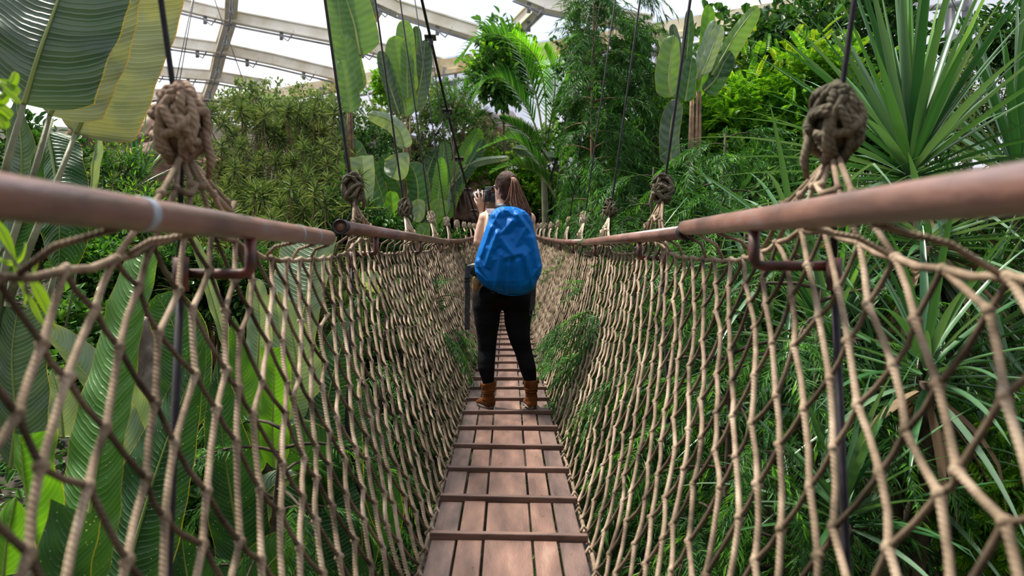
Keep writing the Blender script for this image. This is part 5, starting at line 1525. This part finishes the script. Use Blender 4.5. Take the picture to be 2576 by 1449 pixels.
screw_pine(P(2090, 900, 4.3), .9, 58, 'sword-leaved plant in the middle of the right net, with lime inner leaves', w=.042, elev=(-.5, 1.3), bright=16, seed=5, droop=.9)
screw_pine(P(1930, 1010, 4.8), .9, 44, 'smaller sword-leaved plant low behind the right net', w=.038, elev=(-.5, 1.3), seed=6, droop=.9)
screw_pine(P(2420, 930, 4.3), 1.0, 54, 'sword-leaved plant at the right edge low behind the net', w=.045, elev=(-.6, 1.2), seed=7, dead=12, droop=.9)
screw_pine(P(2260, 1180, 3.8), .8, 50, 'lowest sword-leaved plant at the right, above brown roots', w=.04, elev=(-.3, 1.3), seed=8, droop=.9)
screw_pine(P(2500, 1230, 3.9), .8, 44, 'sword-leaved plant in the bottom right corner', w=.04, elev=(-.3, 1.3), seed=9, droop=.9)
screw_pine(P(2330, 960, 3.5), .8, 50, 'grey-green sword-leaved plant near the lower right edge, over dry leaves', w=.038, elev=(-.5, 1.2), seed=15, dead=14, droop=1.0, mat='strap')
screw_pine(P(2120, 1330, 3.3), .7, 40, 'sword-leaved plant at the bottom, seen through the nearest right meshes', w=.034, elev=(0, 1.3), seed=16, droop=.9)
screw_pine(P(1830, 560, 7.5), 1.25, 54, 'distant narrow sword-leaved plant behind the feathery shrubs on the right', w=.045, elev=(-.5, .7), seed=10, droop=.9)
screw_pine(P(345, 480, 9.5), .9, 40, 'sword-leaved plant on the left bank below the brown slope', w=.04, elev=(0, 1.4), seed=11, trunk=True, droop=.5)

# --- dracaena thicket on the left bank
def dracaena_proto(seed):
    rr = random.Random(seed)
    e = bpy.data.objects.new('dracaena', None); link(e)
    leafs = []; mb = MB()
    k = 8
    for i in range(k):
        a = i * 2.4 + rr.uniform(-.3, .3); r = .48 * math.sqrt((i + .3) / k) * rr.uniform(.8, 1.15); h = rr.uniform(.75, 1.5) - r * .45
        top = Vector((r * math.cos(a), r * math.sin(a), h))
        mb.tube([Vector((r * .15 * math.cos(a), r * .15 * math.sin(a), -.4)), Vector((top.x * .55, top.y * .55, h * .45)), Vector((top.x * .95 + rr.uniform(-.04, .04), top.y * .95, h * .8)), top], [.014, .011, .009, .008], 6)
        n = 38
        el = np.linspace(-.75, 1.45, n) + NP.normal(scale=.08, size=n); az = np.arange(n) * 2.39996 + NP.normal(scale=.1, size=n)
        d = np.stack([np.cos(az) * np.cos(el), np.sin(az) * np.cos(el), np.sin(el)], 1)
        pos = np.array(top)[None] + d * .01 + np.stack([0 * el, 0 * el, -.05 + .05 * el], 1)
        V, F = scatter(SPIKE, frames(d, np.tile([[0.03, 0.02, 1.0]], (n, 1))), pos, NP.uniform(.16, .24, n) * (1 - .25 * (el > 1)))
        leafs.append((V, F))
    V, F = merge(leafs)
    np_mesh('rosettes', V, F, M['dracaena'], e); mb.build('stems', M['bark'], e)
    return e
def copy_tree(o, parent=None):
    c = o.copy(); COL.objects.link(c); c.parent = parent
    for ch in o.children: copy_tree(ch, c)
    return c
DR = [dracaena_proto(s) for s in range(4)]
rr = random.Random(21); cnt = 0
GRP = 'dracaena bushes on the left bank'
spots = []
for row, (d, ya, yb, xa, xb) in enumerate(((8.0, 560, 640, 240, 860), (8.8, 500, 590, 260, 900), (9.8, 430, 520, 420, 880), (10.8, 370, 440, 500, 860), (11.8, 310, 380, 560, 840), (13, 270, 330, 600, 830), (7.2, 640, 760, 330, 930))):
    n = 7 if row not in (5,) else 5
    for i in range(n):
        x = xa + (xb - xa) * (i + rr.uniform(.2, .8)) / n
        y = rr.uniform(ya, yb)
        spots.append((x, y, d + rr.uniform(-.3, .3), rr.uniform(0, 6.28), rr.uniform(.75, 1.1)))
for i, (x, y, d, a, s) in enumerate(spots):
    o = DR[i] if i < 4 else copy_tree(DR[i % 4])
    q = P(x, y, d); h = 1.1 * s
    o.location = (q.x, q.y, q.z - h); o.rotation_euler = (rr.uniform(-.12, .12), rr.uniform(-.12, .12), a); o.scale = (s, s, s)
    tag(o, 'spiky green dracaena bush in the thicket left of the bridge', 'shrub', GRP)

# --- leafy shrubs and trees
def leafy(name, c, rad, nleaf, size, mat, label, cat='shrub', leafs=OVATE, clump=14, spread=.12, shell=.45, stem=True, seed=0, group=None, lump=.3, tips=None, bark='bark_dark', bottom=-1.0):
    """a crown of leaves set in clumps along twigs"""
    rng = np.random.default_rng(seed + 900); c = Vector(c); rad = np.array(rad, dtype=float)
    gz = ground_z(c.x, c.y)
    e = empty(name, (c.x, c.y, gz), label, cat, group)
    k = max(1, nleaf // clump)
    u = unit(k, rng); u[:, 2] = np.where(u[:, 2] < bottom, -u[:, 2], u[:, 2])
    r = shell + (1 - shell) * rng.random(k) ** .6
    lum = np.array([1 + lump * noise.noise(Vector(tuple(v * 2.3)) + Vector((seed * 3.1, 0, 0))) * 2 for v in u])
    cc = np.array(c)[None] + u * rad * (r * lum)[:, None]
    mb = MB()
    if stem:
        mb.tube([(c.x, c.y, gz - .1), (c.x + .05, c.y, (gz + c.z) / 2), (c.x, c.y, c.z + rad[2] * .2)], [.05 * rad[0] ** .5 + .01, .04 * rad[0] ** .5, .02], 7)
        st = Vector((c.x, c.y, c.z - rad[2] * .5))
        for i in range(0, k, max(1, k // 40)):
            q = Vector(tuple(cc[i])); mb.tube([st, st.lerp(q, .5) + Vector((0, 0, .06 * rad[2])), q], [.016 * rad[0] ** .5, .011 * rad[0] ** .5, .004], 5)
        mb.build('stem', M[bark], e)
    cen = np.repeat(cc, clump, 0); outw = np.repeat(u, clump, 0); m = len(cen)
    tw = np.repeat(unit(k, rng) * .6 + u * .8 + np.array([[0, 0, .3]]), clump, 0)
    tpar = np.tile(np.linspace(-1, 1, clump), k)
    pos = cen + tw * (tpar * spread)[:, None] + rng.normal(scale=spread * .22, size=(m, 3))
    d = outw * .5 + tw * .4 + unit(m, rng) * .9
    hint = np.tile([[0, 0, 1.0]], (m, 1)) + rng.normal(scale=.35, size=(m, 3)) + outw * .3
    V, F = scatter(leafs, frames(d, hint), pos, size * rng.uniform(.6, 1.2, m))
    np_mesh('foliage', V, F, M[mat], e)
    if tips:
        kt = int(m * tips[1]); ii = np.argsort(-(cen[:, 2] + rng.normal(scale=.2, size=m)))[:kt * 3:3]
        V, F = scatter(leafs, frames(d[ii] + np.array([[0, 0, .5]]), hint[ii]), pos[ii] + outw[ii] * spread, size * rng.uniform(.6, 1.1, len(ii)))
        np_mesh('young_leaves', V, F, M[tips[0]], e)['label'] = 'yellow-green young leaves'
    return e

def pinnate(n=9, L=1.0):
    """compound leaf: leaflets in pairs along a stalk, as one template"""
    V0, F0 = OVATE; Vs, Fs, k = [], [], 0
    for i in range(n):
        t = .15 + .85 * i / (n - 1)
        for s in (-1, 1):
            a = s * (1.15 - .4 * t)
            R_ = np.array([[math.cos(a), math.sin(a), 0], [-math.sin(a), math.cos(a), 0], [0, 0, 1]])
            sc = .30 * (1 - .45 * abs(t - .5) * 2 * .6)
            Vs.append(V0 @ R_.T * sc + np.array([0, t * L, -.18 * t * t])); Fs.append(F0 + k); k += len(V0)
    return np.concatenate(Vs), np.concatenate(Fs)
PINNATE = pinnate()

S = [0]
def shrub_at(x, y, d, rx, rz, n, size, mat, label, name='leafy_shrub', ry=None, **kw):
    S[0] += 1
    q = P(x, y, d); k = d / FPX
    return leafy(name, q, (rx * k, (ry or rx * .8) * k, rz * k), n, size, mat, label, seed=S[0], **kw)

# behind: a wall of planting between bridge and glass
shrub_at(1060, 340, 25, 180, 120, 15000, .14, 'shrub_grey', 'dense small-leaved olive bush behind the upright banana, left of the cable', spread=.12)
shrub_at(790, 300, 16, 110, 75, 5200, .085, 'shrub_grey', 'grey-green small-leaved bush under the roof beams, left of the stacked leaves', spread=.12)
shrub_at(1180, 450, 26, 100, 90, 6000, .17, 'shrub_bright', 'light green shrub behind the lowest clamps of the left cable')
shrub_at(1290, 420, 27, 120, 90, 7000, .16, 'shrub_grey', 'soft grey-green shrub just above the person\'s head')
shrub_at(1340, 520, 26.5, 90, 80, 5200, .18, 'shrub_bright', 'bright shrub behind the ponytail', tips=('shrub_bright', .1))
shrub_at(1410, 430, 25.5, 100, 120, 6000, .17, 'shrub_bright', 'green shrub beyond the right net, between the head and the feathery tree')
shrub_at(1230, 550, 27, 120, 110, 6000, .17, 'shrub_bright', 'dark shrub behind the far end of the left net')
shrub_at(900, 420, 16, 130, 120, 6500, .10, 'shrub_dark', 'dark leafy bush behind the lower paddle leaves, left of centre')
shrub_at(640, 260, 21, 90, 50, 2400, .12, 'shrub_grey', 'pale dusty shrub under the left roof corner')
shrub_at(1140, 260, 23, 70, 60, 2200, .14, 'shrub_mid', 'small tree top between the main cable and the arching palm', leafs=LANCE)
shrub_at(985, 215, 20, 60, 40, 1500, .14, 'shrub_bright', 'light green treetop between the two banana plants')
shrub_at(1265, 190, 24.5, 80, 75, 1700, .30, 'shrub_mid', 'large-leaved tree behind the arching palm', name='large_leaved_tree', cat='tree', tips=('shrub_bright', .12), clump=10, spread=.22)
shrub_at(1265, 95, 24.5, 55, 28, 500, .30, 'shrub_mid', 'small large-leaved treetop above the palm', name='large_leaved_tree', cat='tree', clump=10, spread=.22)
shrub_at(330, 560, 8, 110, 60, 2600, .07, 'shrub_mid', 'fine-leaved bright shrub under the left rail beside the great leaves', leafs=LANCE, tips=('shrub_bright', .12))
shrub_at(300, 440, 9, 70, 70, 1600, .09, 'shrub_mid', 'light shrub with yellow flowers left of the nearest hanger', leafs=LANCE, tips=('yellow_tip', .03))
shrub_at(250, 720, 6.4, 90, 90, 2400, .075, 'shrub_mid', 'small round-leaved shrub behind the left net', leafs=ROUND)
shrub_at(420, 720, 6.8, 110, 80, 2600, .08, 'shrub_dark', 'dark round-leaved shrub below the dracaena thicket', leafs=ROUND)
shrub_at(620, 740, 7.0, 110, 90, 2600, .08, 'shrub_dark', 'dark shrub behind the pale torn leaves', leafs=OVATE)
shrub_at(180, 900, 5.2, 100, 120, 1800, .08, 'shrub_mid', 'undergrowth shrub between the left-hand banana leaves', leafs=ROUND)
shrub_at(480, 1250, 4.2, 80, 90, 900, .09, 'shrub_mid', 'small glossy shrub low between the left banana leaves', leafs=ROUND)
shrub_at(90, 480, 7.0, 140, 160, 3600, .10, 'shrub_dark', 'dark bush behind the stalks of the great leaves')
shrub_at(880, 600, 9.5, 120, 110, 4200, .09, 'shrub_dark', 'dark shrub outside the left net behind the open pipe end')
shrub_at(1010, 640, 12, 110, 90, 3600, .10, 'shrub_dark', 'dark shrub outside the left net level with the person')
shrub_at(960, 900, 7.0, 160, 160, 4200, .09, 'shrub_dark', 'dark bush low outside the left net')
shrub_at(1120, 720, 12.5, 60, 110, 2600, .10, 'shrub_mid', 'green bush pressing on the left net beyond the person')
# right
shrub_at(2080, 130, 13, 250, 150, 4600, .21, 'shrub_dark', 'big dark glossy-leaved tree at the upper right', name='glossy_leaved_tree', cat='tree', leafs=leaf_shape(.62, .15, .15, (0, .5, .85, 1, 0)), clump=10, spread=.25)
shrub_at(1960, 330, 11.5, 230, 110, 2600, .30, 'shrub_bright', 'bright feathery-leaved shrub right of the paddle-leaf fan', leafs=PINNATE, clump=6, spread=.3, tips=('yellow_tip', .02))
shrub_at(1900, 230, 12.5, 110, 80, 700, .30, 'shrub_mid', 'shrub with ferny leaves in front of the dark glossy tree', leafs=PINNATE, clump=6, spread=.3, tips=('yellow_tip', .03))
shrub_at(2080, 190, 10.5, 80, 50, 300, .26, 'shrub_bright', 'small ferny treetop with yellow new leaves, left of the last right hanger', leafs=PINNATE, clump=5, spread=.2, tips=('yellow_tip', .12))
shrub_at(2500, 260, 9.5, 130, 150, 9000, .055, 'shrub_grey', 'dense tiny-leaved bush at the upper right edge', spread=.08)
shrub_at(2560, 90, 9.0, 90, 90, 1600, .11, 'shrub_dark', 'leafy branch tips in the top right corner')
shrub_at(2230, 330, 11, 180, 130, 4200, .12, 'shrub_mid', 'shrub behind the big sword-leaved fan')
shrub_at(1900, 480, 9.5, 200, 110, 4200, .11, 'shrub_mid', 'mixed shrub behind the second right rail', leafs=OVATE)
shrub_at(1700, 360, 14.8, 170, 150, 8000, .13, 'shrub_dark', 'dark bush behind the base of the paddle-leaf fan')
shrub_at(1540, 300, 16.5, 150, 230, 11000, .14, 'shrub_dark', 'dark tree behind the thin-trunked feathery tree', cat='tree')
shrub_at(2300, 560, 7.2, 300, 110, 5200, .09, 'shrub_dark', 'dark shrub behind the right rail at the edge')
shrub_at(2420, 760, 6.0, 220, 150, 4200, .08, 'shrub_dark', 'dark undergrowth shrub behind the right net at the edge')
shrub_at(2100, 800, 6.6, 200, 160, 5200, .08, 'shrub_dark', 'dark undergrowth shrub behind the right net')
shrub_at(2520, 1250, 3.6, 120, 110, 260, .17, 'shrub_bright', 'bright ferny shrub in the lower right corner', leafs=PINNATE, clump=5, spread=.12)
shrub_at(2440, 1060, 4.6, 90, 60, 120, .2, 'shrub_bright', 'small bright ferny plant at the right edge', leafs=PINNATE, clump=5, spread=.12)
shrub_at(1700, 640, 9.5, 150, 120, 4200, .09, 'shrub_dark', 'dark shrub under the second right rail')

# low ground cover in the gully and on the banks
def cover():
    rng = np.random.default_rng(77); n = 30000
    X = np.concatenate([rng.uniform(-9, -1.0, n), rng.uniform(1.0, 8, n)]); Y = rng.uniform(1.2, 20, 2 * n)
    Z = np.array([ground_z(float(a), float(b)) for a, b in zip(X, Y)]) + rng.uniform(.0, .22, 2 * n)
    d = unit(2 * n, rng); d[:, 2] = np.abs(d[:, 2]) * .6 + .1
    V, F = scatter(OVATE, frames(d, np.tile([[0, 0, 1.0]], (2 * n, 1)) + rng.normal(scale=.3, size=(2 * n, 3))), np.stack([X, Y, Z], 1), rng.uniform(.06, .14, 2 * n))
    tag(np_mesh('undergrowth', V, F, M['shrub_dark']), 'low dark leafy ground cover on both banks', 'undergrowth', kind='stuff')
cover()

# --- palms
def frond(parent, pts, wl, mat='palm', n=34, droop=.5, dead=False):
    cp = [P(*p) for p in pts]
    def at(t):
        m = len(cp) - 1; f = min(t * m, m - 1e-6); i = int(f); u = f - i; gk = lambda k: cp[max(0, min(m, k))]
        a, b, c, d = gk(i - 1), gk(i), gk(i + 1), gk(i + 2)
        return 0.5 * ((2 * b) + (c - a) * u + (2 * a - 5 * b + 4 * c - d) * u * u + (3 * b - a - 3 * c + d) * u ** 3)
    mid = [at(q / 24) for q in range(25)]
    mb = MB(); mb.tube(mid, [.03 - .0011 * q for q in range(25)], 6)
    rr = random.Random(int(pts[-1][0])); lf = MB()
    for i in range(n):
        t = .18 + .82 * i / (n - 1); p = at(t); tg = (at(min(1, t + .02)) - at(t - .02)).normalized()
        sd_ = tg.cross(Vector((0, .25, 1))).normalized()
        L = wl * (math.sin(math.pi * (.12 + .84 * t)) ** .7)
        for s in (-1, 1):
            d = (sd_ * s * .8 + tg * .75 + Vector((0, 0, .25 + rr.uniform(-.1, .1)))).normalized()
            strap_leaf(lf, p, d, L * rr.uniform(.9, 1.08), wl * .075, droop * 1.6, fold=.35, n=5, rr=rr)
    o = lf.build('frond', M[mat], parent)
    mb.build('frond_stalk', M['midrib_dark'], o)
p = plant('arching_palm', 1372, 600, 18, 'arching palm with long drooping fronds left of the feathery tree', 'palm')
for pts, w_, m_ in (([(1368, 360, 18), (1345, 230, 18), (1290, 110, 18), (1215, 88, 17.8), (1150, 150, 17.6)], .75, 'palm'),
                    ([(1366, 370, 18), (1330, 280, 18), (1275, 205, 18), (1225, 200, 17.8), (1192, 250, 17.6)], .65, 'palm'),
                    ([(1372, 350, 18), (1372, 240, 18), (1350, 150, 17.6), (1290, 85, 17.2)], .6, 'palm_bright'),
                    ([(1385, 470, 18), (1350, 400, 18), (1290, 350, 18), (1210, 375, 17.6)], .6, 'palm'),
                    ([(1378, 360, 18), (1410, 250, 18.2), (1450, 170, 18.4), (1500, 180, 18.6)], .7, 'palm'),
                    ([(1380, 400, 18), (1340, 350, 17.6), (1300, 320, 17.3), (1260, 300, 17.2)], .55, 'palm'),
                    ([(1400, 500, 17.2), (1360, 440, 17.2), (1300, 415, 17), (1240, 430, 16.8)], .5, 'palm'),
                    ([(1376, 360, 18), (1392, 260, 17.6), (1395, 190, 17.3), (1370, 120, 17.2)], .6, 'palm_bright')):
    frond(p, pts, w_, m_)
mb = MB(); mb.tube([P(1375, 760, 18), P(1372, 560, 18), P(1368, 430, 18), P(1368, 355, 18)], [.09, .08, .07, .05], 10); mb.build('trunk', M['petiole'], p)
p = plant('small_palm', 1180, 420, 25, 'small feathery palm far off between the cable and the arching palm', 'palm')
for pts in ([(1165, 330, 25), (1155, 270, 25), (1130, 240, 25), (1100, 235, 25)], [(1165, 330, 25), (1180, 260, 25), (1200, 235, 25), (1225, 240, 25)], [(1165, 330, 25), (1168, 250, 25), (1175, 220, 25), (1185, 208, 25)], [(1165, 330, 25), (1200, 300, 25), (1225, 290, 25), (1245, 310, 25)], [(1165, 330, 25), (1130, 300, 25), (1110, 290, 25), (1095, 310, 25)]):
    frond(p, pts, .55, 'palm', n=22)
mb = MB(); mb.tube([P(1168, 560, 25), P(1165, 330, 25)], [.08, .06], 8); mb.build('trunk', M['bark'], p)
p = plant('small_palm', 680, 420, 23, 'pale little palm under the left corner of the roof', 'palm')
for pts in ([(655, 330, 23), (650, 280, 23), (630, 255, 23), (600, 250, 23)], [(655, 330, 23), (665, 275, 23), (680, 255, 23), (700, 262, 23)], [(655, 330, 23), (640, 300, 23), (615, 285, 23), (590, 290, 23)], [(655, 330, 23), (680, 300, 23), (705, 295, 23), (720, 310, 23)]):
    frond(p, pts, .5, 'palm', n=20)
mb = MB(); mb.tube([P(657, 520, 23), P(655, 330, 23)], [.08, .06], 8); mb.build('trunk', M['bark'], p)

# --- rocks
def rock(x, y, d, r, mat, label, seed):
    c = P(x, y, d); k = d / FPX; mb = MB(); rows = []
    for i in range(49):
        th = math.pi * (i + .02) / 48.04; row = []
        for q in range(72):
            a = 2 * math.pi * q / 72
            u = Vector((math.sin(th) * math.cos(a), math.sin(th) * math.sin(a), math.cos(th))); sh = Vector((seed, 0, 0))
            f = 1 + .45 * noise.noise(u * 1.6 + sh) + .2 * noise.noise(u * 4 + sh) + .10 * abs(noise.noise(u * 9 + sh)) + .04 * noise.noise(u * 22 + sh)
            row.append(c + Vector((u.x * r[0], u.y * r[1], u.z * r[2])) * k * f)
        rows.append(row)
    mb.rings(rows)
    tag(mb.build('rock', M[mat]), label, 'rock')
rock(385, 960, 5.2, (75, 90, 150), 'rock', 'pale weathered rock showing between the left banana leaves', 3)
rock(330, 420, 13, (190, 120, 110), 'rock_red', 'brown rock slope on the left bank behind the nearest hanger', 5)
rock(1255, 350, 28.5, (85, 40, 60), 'rock_red', 'reddish rock face far behind, left of the arching palm', 8)
rock(1190, 520, 25.5, (80, 60, 70), 'rock_red', 'brown rock beyond the far end of the left net', 11)
rock(30, 960, 6.0, (70, 70, 120), 'rock', 'grey rock at the left edge behind the stalks', 14)

# fallen leaf by the right boot
mb = MB(); q = W(1316, 1018, -.01); q.z = DECK + .012
mb.v = [q + Vector(v) for v in ((-.03, .0, .012), (0, .02, .0), (.022, -.004, .010), (.004, -.022, .002), (0, 0, .004))]
for f in ((0, 4, 1), (1, 4, 2), (2, 4, 3), (3, 4, 0)): mb.quad(f)
tag(mb.build('fallen_leaf', M['strap_dead']), 'curled pale dry leaf on the boards beside the right boot', 'leaf')

# dry litter swept against the battens
def litter():
    rng = np.random.default_rng(5); n = 520
    b = 3.04 - .455 * 5 + .455 * rng.integers(4, 24, n)
    Y = b + .02 + np.abs(rng.normal(scale=.02, size=n)); X = rng.uniform(-.29, .29, n)
    loose = rng.random(n) < .25; Y[loose] = b[loose] + rng.uniform(.03, .42, loose.sum())
    Z = np.array([DECK + sag(float(y)) for y in Y]) + .003
    d = unit(n, rng); d[:, 2] *= .12
    V, F = scatter(LANCE, frames(d, np.tile([[0, 0, 1.0]], (n, 1))), np.stack([X, Y, Z], 1), rng.uniform(.006, .022, n))
    tag(np_mesh('leaf_litter', V, F, M['strap_dead']), 'dry leaf crumbs lying along the battens of the walkway', 'leaf litter', kind='stuff')
litter()
